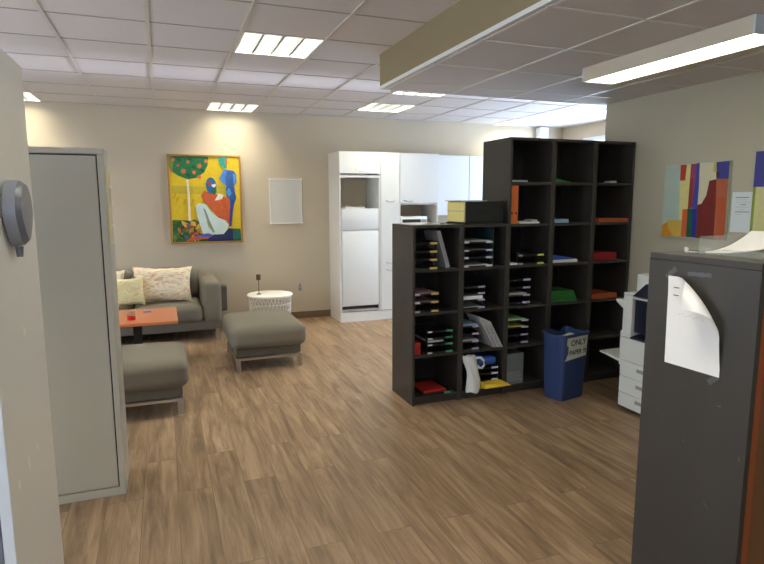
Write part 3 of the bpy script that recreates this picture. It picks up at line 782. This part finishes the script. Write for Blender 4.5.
# ------------------------------------------------------------------ dark cabinet, right foreground
XC = 1.598
t = thing('dark_cabinet', 'dark brown cabinet in the right foreground with a sheet taped to its side', 'cabinet', (XC, 1.145, 0))
MB().box(0, .02, .0, .410, 0, 1.398, BLACKB, .0015).build('side_panel', t)
MB().box(.82, .84, .0, .410, 0, 1.398, BLACKB, .0015).build('side_panel', t)
MB().box(0, .84, .0, .410, 1.3985, 1.42, BLACKB, .002).build('top_panel', t)
MB().box(.0205, .045, .0, .012, .0, 1.3975, ORWOOD).build('edge_strip', t)
MB().box(.046, .8195, .01, .022, .0, 1.3975, BRWOOD).build('back_panel', t)
MB().box(.0205, .8195, .397, .409, .0, 1.3975, BLACKB).build('door', t)
b = MB()
for y, z, L, a in ((.30, 1.12, .008, .2), (.10, .96, .014, .1), (.02, .82, .016, 1.4), (.12, .62, .02, .7), (.34, .87, .006, 1.5), (.22, .80, .01, 1.5)):
    d = (math.cos(a)*L/2, math.sin(a)*L/2); n_ = (-math.sin(a)*.0008, math.cos(a)*.0008)
    b.face([(-.0004, y-d[0]-n_[0], z-d[1]-n_[1]), (-.0004, y+d[0]-n_[0], z+d[1]-n_[1]), (-.0004, y+d[0]+n_[0], z+d[1]+n_[1]), (-.0004, y-d[0]+n_[0], z-d[1]+n_[1])], GREYSCR)
b.build('scratch', t, fix=False)
# strips of tape (world y, z)
def tape(y, z, L, w, a, label):
    o = MB()
    d = Vector((math.cos(a), math.sin(a))); n_ = Vector((-d.y, d.x)); pts = []
    N_ = 8
    for k in range(N_+1): pts.append(d*(k/N_-.5)*L + n_*(w/2 + .0015*math.sin(k*2.3)))
    for k in range(N_+1): pts.append(d*(.5-k/N_)*L - n_*(w/2 + .0015*math.sin(k*1.7)))
    o.prism([(p.x, p.y) for p in pts], 0, .0006, TAPE, lambda u, v, h: (-h, u, v))
    o = o.build('tape_strip'); o.location = (XC-.0008, y, z)
    return tag(o, label, 'tape', 'strips of grey tape on the dark cabinet')
tape(1.350, 1.364, .088, .013, -.04, 'lone long grey tape strip near the top of the dark cabinet side')
tape(1.459, 1.358, .05, .016, 2.4, 'short grey tape at the top left corner of the taped sheet')
tape(1.272, 1.040, .045, .018, 2.4, 'short grey tape under the bottom right corner of the taped sheet')
# taped sheet with its upper right corner curling over
def sheet():
    b = MB(); NW, NH = 28, 36; W, H = .210, .300; g = {}
    A = Vector((.022, H)); B = Vector((W+.004, .108)); dd = (B-A).normalized(); nn = Vector((-dd.y, dd.x))
    if nn.dot(Vector((W, H))-A) < 0: nn = -nn
    r = .030
    for i in range(NW+1):
        for k in range(NH+1):
            s_, t_ = W*i/NW, H*k/NH; P = Vector((s_, t_)); al = (P-A).dot(dd); L = (B-A).length
            bow = .020*math.sin(PI*max(0, min(1, al/L)))
            dist = (P-A).dot(nn) - bow; lift = 0.0015 + .010*max(0, 1-abs(dist)/.06)*(.3+.7*al/L) if dist < 0 else 0
            if dist < 0: q_ = P; z = lift
            else:
                z0 = .0015 + .010*(.3+.7*max(0, min(1, al/L)))
                a = dist/r
                if a < PI: off = r*math.sin(a); z = z0 + r*(1-math.cos(a))
                else: off = -(dist-PI*r); z = z0 + 2*r + .05*(dist-PI*r)
                q_ = P - nn*(dist-off)
            g[i, k] = b.bm.verts.new((-z-.0012, -q_.x, q_.y))
    for i in range(NW):
        for k in range(NH):
            b.bm.faces.new((g[i, k], g[i, k+1], g[i+1, k+1], g[i+1, k]))
    b._tag(b.bm.faces, PAPER)
    return b
t = thing('taped_sheet', 'white paper sheet with a curling corner taped on the dark cabinet side', 'paper', (XC-.001, 1.460, 1.048))
o = sheet().build('sheet', t, True, fix=False)
o.rotation_euler = (math.radians(-1.0), 0, 0)
b = MB()
for (s_, z, L) in ((.022, .262, .022), (.022, .236, .022)):
    b.box(-.0075, -.0070, -s_-L, -s_, z, z+.003, INK)
for k in range(9): b.box(-.0078, -.0073, -.055-.011*k, -.048-.011*k, .176+.004*math.sin(k*2.1), .1775+.004*math.sin(k*2.1), INKL)
b.build('print', t)
# things on the dark cabinet
t = thing('acrylic_tray', 'clear acrylic letter tray on top of the dark cabinet', 'letter tray', (1.69, 1.15, 1.4205))
b = MB(); b.box(0, .26, 0, .29, 0, .003, ACRYL); b.box(0, .003, 0, .29, .0035, .02, ACRYL); b.box(.257, .26, 0, .29, .0035, .055, ACRYL); b.box(.0035, .2565, .287, .29, .0035, .06, ACRYL)
b.build('tray', t)
def curved_sheet(w, d, h, m, name, loc, label, group, rot=0, k0=0.0):
    b = MB(); g = {}; n = 20
    for i in range(n+1):
        for j in range(n+1):
            u, v = i/n, j/n
            z = h*(u**2)*(1-.3*v) + k0*v*v; g[i, j] = b.bm.verts.new((u*w, v*d, z))
    for i in range(n):
        for j in range(n): b.bm.faces.new((g[i, j], g[i+1, j], g[i+1, j+1], g[i, j+1]))
    b._tag(b.bm.faces, m)
    ex = [f for f in b.bm.faces]
    r = bmesh.ops.extrude_face_region(b.bm, geom=ex); vs = [v for v in r['geom'] if isinstance(v, bmesh.types.BMVert)]
    bmesh.ops.translate(b.bm, verts=vs, vec=(0, 0, .004))
    o = b.build(name, None, True); o.location = loc; o.rotation_euler = (0, 0, rot); return tag(o, label, 'paper', group)
curved_sheet(.27, .21, .05, PAPER, 'paper_stack', (1.712, 1.43, 1.4245), 'curling white papers lying in the clear tray', 'loose papers on the dark cabinet', -PI/2, .065)
t = thing('bulldog_clip', 'small pale clip at the front edge of the cabinet top', 'clip', (1.70, 1.485, 1.4205), -.6)
b = MB(); b.tube([(0, 0, .002), (.03, .004, .002), (.03, .012, .002), (0, .016, .002)], .0016, WHITEM, 6); b.build('wire', t, True)
MB().box(-.012, -.0018, -.002, .018, 0, .018, WHITEM, .003).build('jaw', t, True)

# ------------------------------------------------------------------ bookcases
Y0, DEP, CW = 3.978, .42, .419
BXS = [1.752, 2.172, 2.592, 3.012, 3.432]
SHELF = [.068, .405, .741, 1.078, 1.414, 1.750]      # top surfaces
def bookcase(k, tall, label):
    t = thing('bookcase', label, 'bookcase', (BXS[k], Y0, 0), 0, 'black-brown bookcases in a row')
    H = 2.098 if tall else 1.418; w = CW
    MB().box(0, .022, 0, DEP, 0, H-.0225, BLACKB, .001).build('side_panel', t)
    MB().box(w-.022, w, 0, DEP, 0, H-.0225, BLACKB, .001).build('side_panel', t)
    MB().box(0, w, 0, DEP, H-.022, H, BLACKB, .001).build('top_panel', t)
    MB().box(.0225, w-.0225, DEP-.008, DEP, .0, H-.0225, BLACKI).build('back_panel', t)
    MB().box(.0225, w-.0225, .02, .036, 0, .045, BLACKB).build('plinth', t)
    for z in (SHELF if tall else SHELF[:4]):
        MB().box(.0225, w-.0225, .004, DEP-.0085, z-.022, z, BLACKB, .001).build('shelf', t)
    return t
bookcase(0, False, 'low black-brown bookcase at the left end of the row')
bookcase(1, False, 'low black-brown bookcase beside the tall ones, holding the white bag')
bookcase(2, True, 'tall black-brown bookcase holding the two orange binders, leftmost tall one')
bookcase(3, True, 'middle one of the three tall black-brown bookcases, behind the blue bin')
bookcase(4, True, 'tall black-brown bookcase at the right end against the wall')

CASE = ['left low bookcase', 'second low bookcase', 'first tall bookcase', 'middle tall bookcase', 'last tall bookcase']
ORD = ['bottom', 'second', 'third', 'fourth', 'fifth', 'sixth']
def bx(name, m, x0, x1, y0, y1, z0, z1, label, cat, group=None, rot=0, bev=.001, extra=None):
    loc = ((x0+x1)/2, (y0+y1)/2, z0)
    o = MB().box(x0, x1, y0, y1, z0, z1, m, bev).build(name, None, False, loc)
    o.rotation_euler = (0, 0, rot); return tag(o, label, cat, group)
TP = {}
def tray_proto(w, tagm, left):
    key = (w, tagm.name, left.name if left else None)
    return key
def tray(x0, w, z, tagm, label, left=None, pitch=.06, y=Y0+.012, group=None, tw=.062):
    key = (round(w, 3), tagm.name, left.name if left else None, round(pitch, 3), tw)
    if key in TP: return dup(TP[key], (x0, y, z), label, group)
    t = thing('letter_tray', label, 'letter tray', (x0, y, z), 0, group); D = .30; ph = pitch-.0015
    b = MB(); b.box(0, w, 0, D, 0, .003, TRAY); b.box(0, .003, 0, D, .0031, .022, TRAY); b.box(w-.003, w, 0, D, .0031, .022, TRAY); b.box(.0031, w-.0031, D-.003, D, .0031, .022, TRAY)
    b.box(.0031, w-.0031, 0, .003, .0031, .012, TRAY)
    for xx in (0, w-.006):
        for yy in (.02, D-.03): b.box(xx, xx+.006, yy, yy+.01, .0221, ph, TRAY)
    b.build('tray', t)
    MB().box(w-tw-.003, w-.003, -.0025, -.0004, .0, .016, tagm).build('label_tag', t)
    if left: MB().box(.005, .045, -.0025, -.0004, .0, .014, left).build('label_tag', t)
    TP[key] = t; return t
def sheets(x0, x1, z, m, label, th=.006, y0=Y0+.02, y1=Y0+.28, name='paper_stack', cat='paper', group=None, rot=0):
    return bx(name, m, x0, x1, y0, y1, z, z+th, label, cat, group, rot, .0005)

G1 = 'letter trays stacked in the bookcases'
def stack(c, row, x0, w, zs, tm, left=None, extra='', tw=.062, names=None):
    n = len(zs)
    words = {1: ['only'], 2: ['lower', 'upper'], 3: ['bottom', 'middle', 'top'], 4: ['bottom', 'second lowest', 'second highest', 'top']}[n]
    for k, z in enumerate(zs):
        p = (zs[k+1]-z) if k+1 < n else .026
        tray(x0, w, z, tm, '%s letter tray with %s tags, %s shelf of the %s' % (words[k], extra, ROWN[row], CASE[c]), left, round(p, 3), group=G1, tw=tw)
ROWN = {1: 'bottom', 2: 'second lowest', 3: 'third lowest', 4: 'fourth lowest', 5: 'fifth lowest', 6: 'top'}
e = .0012
# column 1
stack(0, 4, 1.776, .19, [1.078+e, 1.078+.066, 1.078+.129, 1.078+.193], TAGY, None, 'yellow')
b = MB(); b.hexa([(2.046, Y0+.012, 1.0795), (2.078, Y0+.012, 1.088), (2.078, Y0+.25, 1.088), (2.046, Y0+.25, 1.0795), (1.957, Y0+.012, 1.366), (1.989, Y0+.012, 1.374), (1.989, Y0+.25, 1.374), (1.957, Y0+.25, 1.366)], mat('grey_card', (140, 140, 136), .7, var=.05))
tag(b.build('box_file', None, False, (2.02, Y0+.15, 1.0795)), 'grey box file leaning against the letter trays in the left low bookcase', 'file')
stack(0, 3, 1.776, .205, [.741+e, .741+.072, .741+.137], TAGY, TAGW, 'yellow')
sheets(1.785, 1.965, .741+.0765, REDP, 'pinkish papers in the middle tray, third lowest shelf, left low bookcase', .012)
sheets(1.785, 1.965, .741+.1415, REDP, 'pinkish papers in the top tray, third lowest shelf, left low bookcase', .014)
stack(0, 2, 1.885, .225, [.405+e, .405+.064, .405+.115, .405+.17], TAGG, TAGW, 'green')
sheets(1.895, 2.03, .405+.0905, PAPERG, 'grey papers sticking out of the green-tagged trays', .016)
bx('red_box', REDF, 1.778, 1.835, Y0+.03, Y0+.25, .4055, .50, 'red box left of the green-tagged letter trays', 'box')
stack(0, 1, 1.85, .25, [.068+e], TAGG, None, 'green')
o = MB().box(-.105, .105, -.12, .12, 0, .022, REDF, .003).build('red_folder'); o.location = (1.965, Y0+.165, .0735); o.rotation_euler = (0.0, 0, .06)
tag(o, 'bright red folder lying on the tray at the bottom left', 'folder')
# column 2
stack(1, 4, 2.196, .262, [1.078+e, 1.078+.068, 1.078+.126, 1.078+.19], TAGW, TAGW, 'white', .06)
sheets(2.215, 2.43, 1.078+.0062, PAPER, 'white papers in the bottom tray under the black case', .012)
sheets(2.205, 2.42, 1.078+.1310, PAPERG, 'grey papers, middle of trays below the black case', .008)
sheets(2.21, 2.44, 1.078+.1950, PAPERG, 'grey papers in the top tray below the black case', .016)
bx('glass_sheet', mat('teal_tinted_plastic', (40, 70, 74), .2, var=.02), 2.462, 2.468, Y0+.02, Y0+.30, 1.0785, 1.385, 'dark teal plastic divider upright beside the white-tagged trays', 'divider')
stack(1, 3, 2.196, .20, [.741+e, .741+.062, .741+.117, .741+.168], TAGL, None, 'white')
sheets(2.205, 2.38, .741+.0762, PAPER, 'thick white papers in the second lowest tray, second low bookcase', .03)
sheets(2.205, 2.38, .741+.0052, PAPERG, 'grey papers in the bottom tray, third lowest shelf, second low bookcase', .012)
stack(1, 2, 2.196, .154, [.405+e, .405+.062, .405+.124, .405+.186], TAGL, None, 'lilac')
sheets(2.208, 2.338, .405+.1905, PAPERB, 'pale blue papers in the top tray beside the leaning magazines', .02)
sheets(2.202, 2.345, .405+.0660, PAPERG, 'grey papers low in the trays beside the leaning magazines', .018)
for k in range(5):
    a = .50; L = .30 - .012*k; x = 2.480 + .0165*k
    o = MB().box(-.006, .006, -.11, .11, 0, L, MAGS if k % 2 else PAPERG, .002).build('magazine')
    o.location = (x+.006, Y0+.11 - .004*k, .4095); o.rotation_euler = (0, -a, 0)
    tag(o, ['innermost, most upright magazine leaning against the lilac-tagged trays', 'second leaning magazine from the lilac-tagged trays', 'third, middle magazine of the leaning group', 'fourth leaning magazine from the lilac-tagged trays', 'outermost, lowest leaning magazine of the group'][k], 'magazine', 'magazines leaning in the second low bookcase')
stack(1, 1, 2.325, .212, [.068+.058, .068+.112, .068+.16], TAGW, None, 'white')
o = MB().soft((2.44, Y0+.12, .290), (.09, .11, .034), .03, BLUEF, 10, wob=.01).build('blue_folder', None, True)
tag(o, 'crumpled dark blue plastic folder on top of the bottom trays', 'folder')
bx('envelope_box', TRAY, 2.33, 2.535, Y0+.02, Y0+.30, .0692, .1245, 'black box under the lowest trays beside the white bag', 'box')
# yellow padded envelope poking out
b = MB(); b.hexa([(2.368, Y0-.075, .092), (2.60, Y0-.10, .105), (2.545, Y0-.0, .095), (2.352, Y0-.0, .088), (2.368, Y0-.07, .128), (2.59, Y0-.10, .108), (2.545, Y0-.0, .132), (2.352, Y0-.0, .132)], YELLOWF)
b.box(2.352, 2.53, Y0-.001, Y0+.018, .0692, .123, YELLOWF)
tag(b.build('padded_envelope', None, False, (2.43, Y0-.03, .069)), 'yellow envelope sticking out at the bottom beside the white bag', 'envelope')
# white bag hanging out of the bottom shelf
b = MB(); seg = 28; rings = []
for k in range(15):
    u = k/14; z = .0755 + .290*u; cx = 2.270 + .012*math.sin(u*5) - (.0 if u < .75 else .01*(u-.75)*4); hw = .060 - .012*u + .006*math.sin(9*u); hd = .050*(1-.45*u)
    rings.append([(cx + hw*math.cos(2*PI*i/seg)*(1+.10*math.sin(4*2*PI*i/seg+3*u)), Y0-.035+.025*u + hd*math.sin(2*PI*i/seg)*(1+.22*math.sin(3*2*PI*i/seg+6*u)), z+.004*math.sin(5*2*PI*i/seg)) for i in range(seg)])
bag = thing('plastic_bag', 'white plastic bag hanging out of the lowest shelf with its handle loop', 'bag', (2.26, Y0-.03, .06))
b.ring(rings, BAGW); b.build('bag', bag, True, (2.26, Y0-.03, .06))
pts = [(2.30, Y0-.03, .345), (2.33, Y0-.05, .352), (2.357, Y0-.055, .325), (2.362, Y0-.055, .285), (2.345, Y0-.05, .262), (2.318, Y0-.045, .27), (2.31, Y0-.045, .288)]
MB().tube(pts, .010, BAGW, 8).build('handle', bag, True, (2.26, Y0-.03, .06))
# on top of the low bookcases
bc = thing('storage_case', 'black case with a cream yellow side on top of the low bookcases', 'case', (2.205, Y0+.012, 1.4185))
MB().box(0.0, .345, 0, .30, .012, .178, BOXB, .006).build('body', bc)
MB().box(-.012, .355, -.008, .305, .0, .0115, BLACKM, .003).build('base', bc)
MB().box(-.007, -.0005, .008, .295, .016, .172, YELC, .001).build('side_cover', bc)
MB().box(-.0085, -.0072, .008, .295, .098, .103, COPG).build('seam', bc)
MB().box(.11, .20, -.003, -.0005, .08, .115, BLACKM, .001).build('handle', bc)
MB().box(.005, .34, -.003, -.0005, .135, .139, COPD).build('seam', bc)
sheets(2.18, 2.42, 1.5975, PAPERG, 'grey sheet lying on top of the black case', .008, Y0+.05, Y0+.31)
sheets(1.80, 2.00, 1.4185, PAPER, 'small pile of white papers on top of the left low bookcase', .010, Y0+.06, Y0+.30, rot=.2)
# column 3
sheets(2.618, 2.78, 1.751, PAPERG, 'pale papers on the highest shelf above the orange binders', .014, Y0+.03, Y0+.25)
for k, (x0, x1, lab) in enumerate(((2.6155, 2.648, 'orange ring binder at the side panel, left one of the pair'), (2.650, 2.690, 'orange ring binder, right one of the pair'))):
    t = thing('ring_binder', lab, 'binder', ((x0+x1)/2, Y0+.02, 1.4155), 0, 'orange ring binders'); w = (x1-x0)/2
    MB().box(-w, w, 0, .27, 0, .306, ORANGEB, .002).build('cover', t)
    o = MB().lathe([(.009, 0), (.009, .0012)], (0, 0, 0), BLACKM, 16).build('finger_hole', t); o.location = (0, -.0003, .085); o.rotation_euler = (PI/2, 0, 0)
sheets(2.71, 2.90, 1.4155, PAPER, 'white papers beside the orange binders', .014, Y0+.02, Y0+.24)
sheets(2.82, 2.88, 1.430, PAPERG, 'small pad on the white papers beside the orange binders', .016, Y0+.02, Y0+.12, 'notepad', 'pad')
stack(2, 4, 2.70, .25, [1.078+e, 1.078+.07], TAGYG, TAGL, 'yellow-green', .06)
sheets(2.618, 2.695, 1.0795, PAPER, 'white papers left of the yellow-green-tagged trays', .016, Y0+.01, Y0+.25)
stack(2, 3, 2.616, .212, [.741+.016, .741+.076, .741+.140, .741+.205], TAGL, None, 'lilac', .07)
bx('black_box', BLACKM, 2.62, 2.825, Y0+.02, Y0+.3, .7418, .7562, 'thin black box under the trays in the first tall bookcase', 'box')
sheets(2.625, 2.80, .741+.0815, PAPERG, 'grey papers in the second lowest lilac-tagged tray, first tall bookcase', .022)
stack(2, 2, 2.616, .205, [.405+.014, .405+.078, .405+.142, .405+.20], TAGL, None, 'pale', .07)
bx('black_box', BLACKM, 2.62, 2.82, Y0+.02, Y0+.3, .4058, .4182, 'thin black box under the trays below the lilac-tagged stack', 'box')
sheets(2.622, 2.80, .405+.2045, mat('pale_green_paper', (170, 214, 150), .8), 'pale green papers in the top tray above the grey magazine file', .014)
sheets(2.622, 2.80, .405+.1465, mat('yellow_paper', (214, 200, 90), .8), 'yellow papers in the tray below the pale green papers', .012)
t = thing('magazine_file', 'grey translucent magazine file on the bottom shelf by the blue bin', 'file', (2.62, Y0+.02, .0685))
MB().box(0, .17, 0, .26, 0, .262, GREYT, .003).build('file', t)
b = MB()
for k in range(7): b.box(.01, .16 - .012*(k % 3), -.0012, -.0004, .03+.012*k, .034+.012*k, COPG)
b.build('label_print', t)
# column 4
b = MB(); b.hexa([(3.037, Y0+.03, 1.7508), (3.22, Y0+.03, 1.7508), (3.22, Y0+.28, 1.7508), (3.037, Y0+.28, 1.7508), (3.037, Y0+.03, 1.785), (3.20, Y0+.03, 1.755), (3.20, Y0+.28, 1.755), (3.037, Y0+.28, 1.785)], GREENF)
tag(b.build('green_folder', None, False, (3.12, Y0+.1, 1.7508)), 'thin green folder on the highest shelf of the middle tall bookcase', 'folder')
sheets(3.04, 3.21, 1.4155, PAPERB, 'pale blue papers in the middle tall bookcase, upper part', .03, Y0+.04, Y0+.26)
b = MB(); b.box(3.04, 3.31, Y0+.03, Y0+.29, 1.0795, 1.103, PAPER, .001)
tag(b.build('paper_pile', None, False, (3.17, Y0+.16, 1.0795)), 'white paper pile under the blue folder', 'paper')
b = MB(); b.hexa([(3.04, Y0+.03, 1.104), (3.27, Y0+.03, 1.104), (3.27, Y0+.28, 1.104), (3.04, Y0+.28, 1.104), (3.04, Y0+.03, 1.150), (3.27, Y0+.03, 1.115), (3.27, Y0+.28, 1.115), (3.04, Y0+.28, 1.150)], BLUEF)
tag(b.build('blue_folder', None, False, (3.15, Y0+.16, 1.104)), 'blue folder sloping on white papers in the middle tall bookcase', 'folder')
for k in range(4):
    z = .7418 + .024*k
    bx('green_folder', GREENF, 3.045+.004*(k % 2), 3.325-.012*k, Y0+.03, Y0+.28, z, z+.020, ['bottom', 'second lowest', 'second highest', 'top'][k] + ' green folder of the pile in the middle tall bookcase', 'folder', 'green folders in a pile')
# column 5
bx('small_box', PAPERG, 3.62, 3.69, Y0+.03, Y0+.10, 1.7508, 1.768, 'small pale object on the highest shelf at the right end', 'box')
bx('orange_folder', ORANGED, 3.50, 3.825, Y0+.012, Y0+.30, 1.4155, 1.446, 'orange folder on the shelf of the last tall bookcase, upper one', 'folder')
bx('red_folder', REDF, 3.457, 3.4985, Y0+.02, Y0+.28, 1.4155, 1.444, 'small red folder left of the upper orange folder', 'folder')
bx('dark_red_box', REDD, 3.47, 3.75, Y0+.05, Y0+.30, 1.0795, 1.145, 'dark red box in the last tall bookcase under the orange folder', 'box')
bx('orange_folder', ORANGED, 3.47, 3.76, Y0+.03, Y0+.29, .7425, .782, 'orange-brown folder below the dark red box', 'folder')

# ------------------------------------------------------------------ recycling bin
bn = thing('recycling_bin', 'dark blue plastic paper bin with an ONLY PAPER !!! sheet', 'bin', (3.025, 3.765, 0), math.radians(13))
def rr(hx, hy, z, r=.03, n=5, wav=None):
    pts = []
    for cx, cy, a0 in ((hx-r, hy-r, 0), (-hx+r, hy-r, PI/2), (-hx+r, -hy+r, PI), (hx-r, -hy+r, 1.5*PI)):
        for k in range(n+1):
            a = a0 + PI/2*k/n; pts.append((cx+r*math.cos(a), cy+r*math.sin(a)))
    full = []
    for p, p2 in zip(pts, pts[1:]+pts[:1]):
        full.append(p)
        if (Vector(p)-Vector(p2)).length > .05:
            for k in range(1, 8): full.append((p[0]+(p2[0]-p[0])*k/8, p[1]+(p2[1]-p[1])*k/8))
    return [(x, y, z + (wav(x, y) if wav else 0)) for x, y in full]
def wv(x, y): return -.035*math.exp(-((x-.05)/.05)**2) if y > .05 else (-.012 if abs(x) > .12 and abs(y) < .05 else 0)
b = MB()
b.ring([rr(.138, .094, .0), rr(.140, .096, .02), rr(.150, .112, .50), rr(.152, .114, .545, wav=wv), rr(.149, .111, .545, wav=wv), rr(.147, .109, .50), rr(.132, .09, .02)], BLUED, False)
b.prism([p[:2] for p in rr(.130, .088, 0)], .004, .012, BLUED)
b.build('body', bn, True)
b = MB(); b.ring([rr(.153, .115, .535, wav=wv), rr(.163, .125, .533, wav=wv), rr(.164, .126, .545, wav=wv), rr(.160, .122, .551, wav=wv), rr(.153, .115, .549, wav=wv)], BLUED, False); b.build('rim', bn, True)
MB().box(-.158, -.150, -.05, .05, .45, .52, BLUED, .004).build('hand_grip', bn)
def slab(x0, x1, z0, z1):   # point on the sloping front face
    f_ = lambda z: -(.096 + .016*(z-.02)/.48) - .001
    return f_
ff = slab(0, 0, 0, 0)
b = MB(); poly = [(-.135, .335), (.126, .352), (.132, .522), (-.118, .520), (-.118, .462), (-.098, .448), (-.094, .395), (-.112, .372), (-.116, .355)]
b.prism(poly, 0, .0015, mat('sign_paper', (190, 192, 180), .8), lambda a, z, h: (a, ff(z)-h-.0005, z)); b.build('sign', bn)
def text(s_, size, m, name, parent, loc, rot, label=None):
    cu = bpy.data.curves.new('t', 'FONT'); cu.body = s_; cu.size = size; cu.extrude = .0004; cu.align_x = 'CENTER'; cu.offset = .0012
    to = bpy.data.objects.new('t', cu); COL.objects.link(to)
    dg = bpy.context.evaluated_depsgraph_get(); me = bpy.data.meshes.new_from_object(to.evaluated_get(dg))
    me.materials.clear(); me.materials.append(m)
    bpy.data.objects.remove(to); bpy.data.curves.remove(cu)
    o = bpy.data.objects.new(name, me); COL.objects.link(o); o.parent = parent; o.location = loc; o.rotation_euler = rot; return o
tl = math.atan2(.016, .48)
text('ONLY', .068, INKB := mat('black_ink', (20, 20, 22), .6), 'lettering', bn, (.018, ff(.465)-.0030, .452), (PI/2+tl, 0, 0))
text('PAPER !!!', .054, INKB, 'lettering', bn, (.018, ff(.39)-.0030, .378), (PI/2+tl, 0, 0))
sc_p = MB().box(-.03, .05, -.03, .03, 0, .17, PAPER, .004).build('crumpled_paper'); sc_p.location = (3.09, 3.80, .36); sc_p.rotation_euler = (.1, .15, .4)
sc_p.location.z = .0
bpy.data.objects.remove(sc_p)
o = MB().soft((0, 0, .26), (.105, .065, .235), .04, PAPER, 12, wob=.02).build('waste_paper', None, True); o.location = (3.025, 3.765, .013); o.rotation_euler = (0, 0, math.radians(13))
tag(o, 'white waste paper heaped inside the dark blue bin', 'paper')

# ------------------------------------------------------------------ photocopier
XP = 3.24
cp = thing('photocopier', 'white office photocopier with stacked paper drawers by the right wall', 'photocopier', (XP, 2.79, .008))
Yf = .592
b = MB(); b.box(.012, .49, 0, Yf, .075, .56, COPW, .003)
b.build('body', cp)
for z0, z1, k in ((.02, .128, 0), (.134, .258, 1), (.264, .380, 2)):
    d = MB().box(0, .0115, 0.0, Yf, z0, z1, COPW, .003).build('paper_drawer', cp)
    zc = z0 + (z1-z0)*(.62 if k else .66)
    MB().box(-.003, -.0002, Yf-.38-.06*(k == 0), Yf-.17, zc-.016, zc+.012, COPG, .001).build('handle', d)
MB().box(0, .0115, 0, Yf, .386, .56, COPW, .003).build('front_door', cp)
MB().box(.0, .49, Yf-.088, Yf, .561, .885, COPW, .006).build('column', cp)
MB().box(.030, .49, 0, Yf-.0885, .61, .885, COPD, .003).build('output_cavity', cp)
b = MB(); b.hexa([(-.002, 0, .561), (.199, 0, .561), (.199, Yf-.089, .561), (-.002, Yf-.089, .561), (-.002, 0, .575), (.199, 0, .61), (.199, Yf-.089, .61), (-.002, Yf-.089, .575)], COPD); b.build('output_tray', cp)
b = MB(); b.hexa([(.0, 0, .868), (.0, Yf-.092, .868), (.05, Yf-.092, .868), (.05, 0, .868), (.0, 0, .884), (.0, Yf-.092, .876), (.05, Yf-.092, .884), (.05, 0, .884)], COPW); b.build('panel_lip', cp)
b = MB(); b.hexa([(.0, .0, .888), (.49, .0, .888), (.49, Yf-.092, .888), (.0, Yf-.092, .888), (.04, .0, .985), (.49, .0, .985), (.49, Yf-.17, .985), (.04, Yf-.17, .985)], COPD); b.build('control_panel', cp)
b = MB(); b.box(.0, .49, Yf-.0915, Yf, .886, .905, COPW, .004); b.build('lid_edge', cp)
MB().box(.14, .49, .05, Yf-.21, .986, 1.02, COPW, .008).build('lid', cp)
MB().box(.085, .49, Yf-.165, Yf-.03, .9055, 1.045, COPW, .015).build('document_feeder', cp, True)
b = MB(); b.hexa([(.03, Yf+.001, .345), (.34, Yf+.001, .345), (.34, Yf+.26, .376), (.03, Yf+.26, .376), (.03, Yf+.001, .365), (.34, Yf+.001, .365), (.34, Yf+.26, .386), (.03, Yf+.26, .386)], COPW); b.build('bypass_tray', cp)
b = MB(); b.hexa([(.03, Yf+.001, .755), (.34, Yf+.001, .755), (.34, Yf+.10, .815), (.03, Yf+.10, .815), (.03, Yf+.001, .835), (.34, Yf+.001, .835), (.34, Yf+.11, .835), (.03, Yf+.11, .835)], COPW); b.build('side_tray', cp)
MB().box(.02, .20, Yf+.001, Yf+.035, .33, .60, COPW, .004).build('side_cover', cp)
for x in (.06, .42):
    for y in (.06, Yf-.06):
        o = MB().lathe([(.030, -.011), (.030, .011)], (0, 0, 0), BLACKM, 16).build('caster', cp); o.location = (x, y, .0225); o.rotation_euler = (0, PI/2, 0)
MB().box(.02, .48, .02, Yf-.02, .062, .0745, BLACKM).build('base_frame', cp)
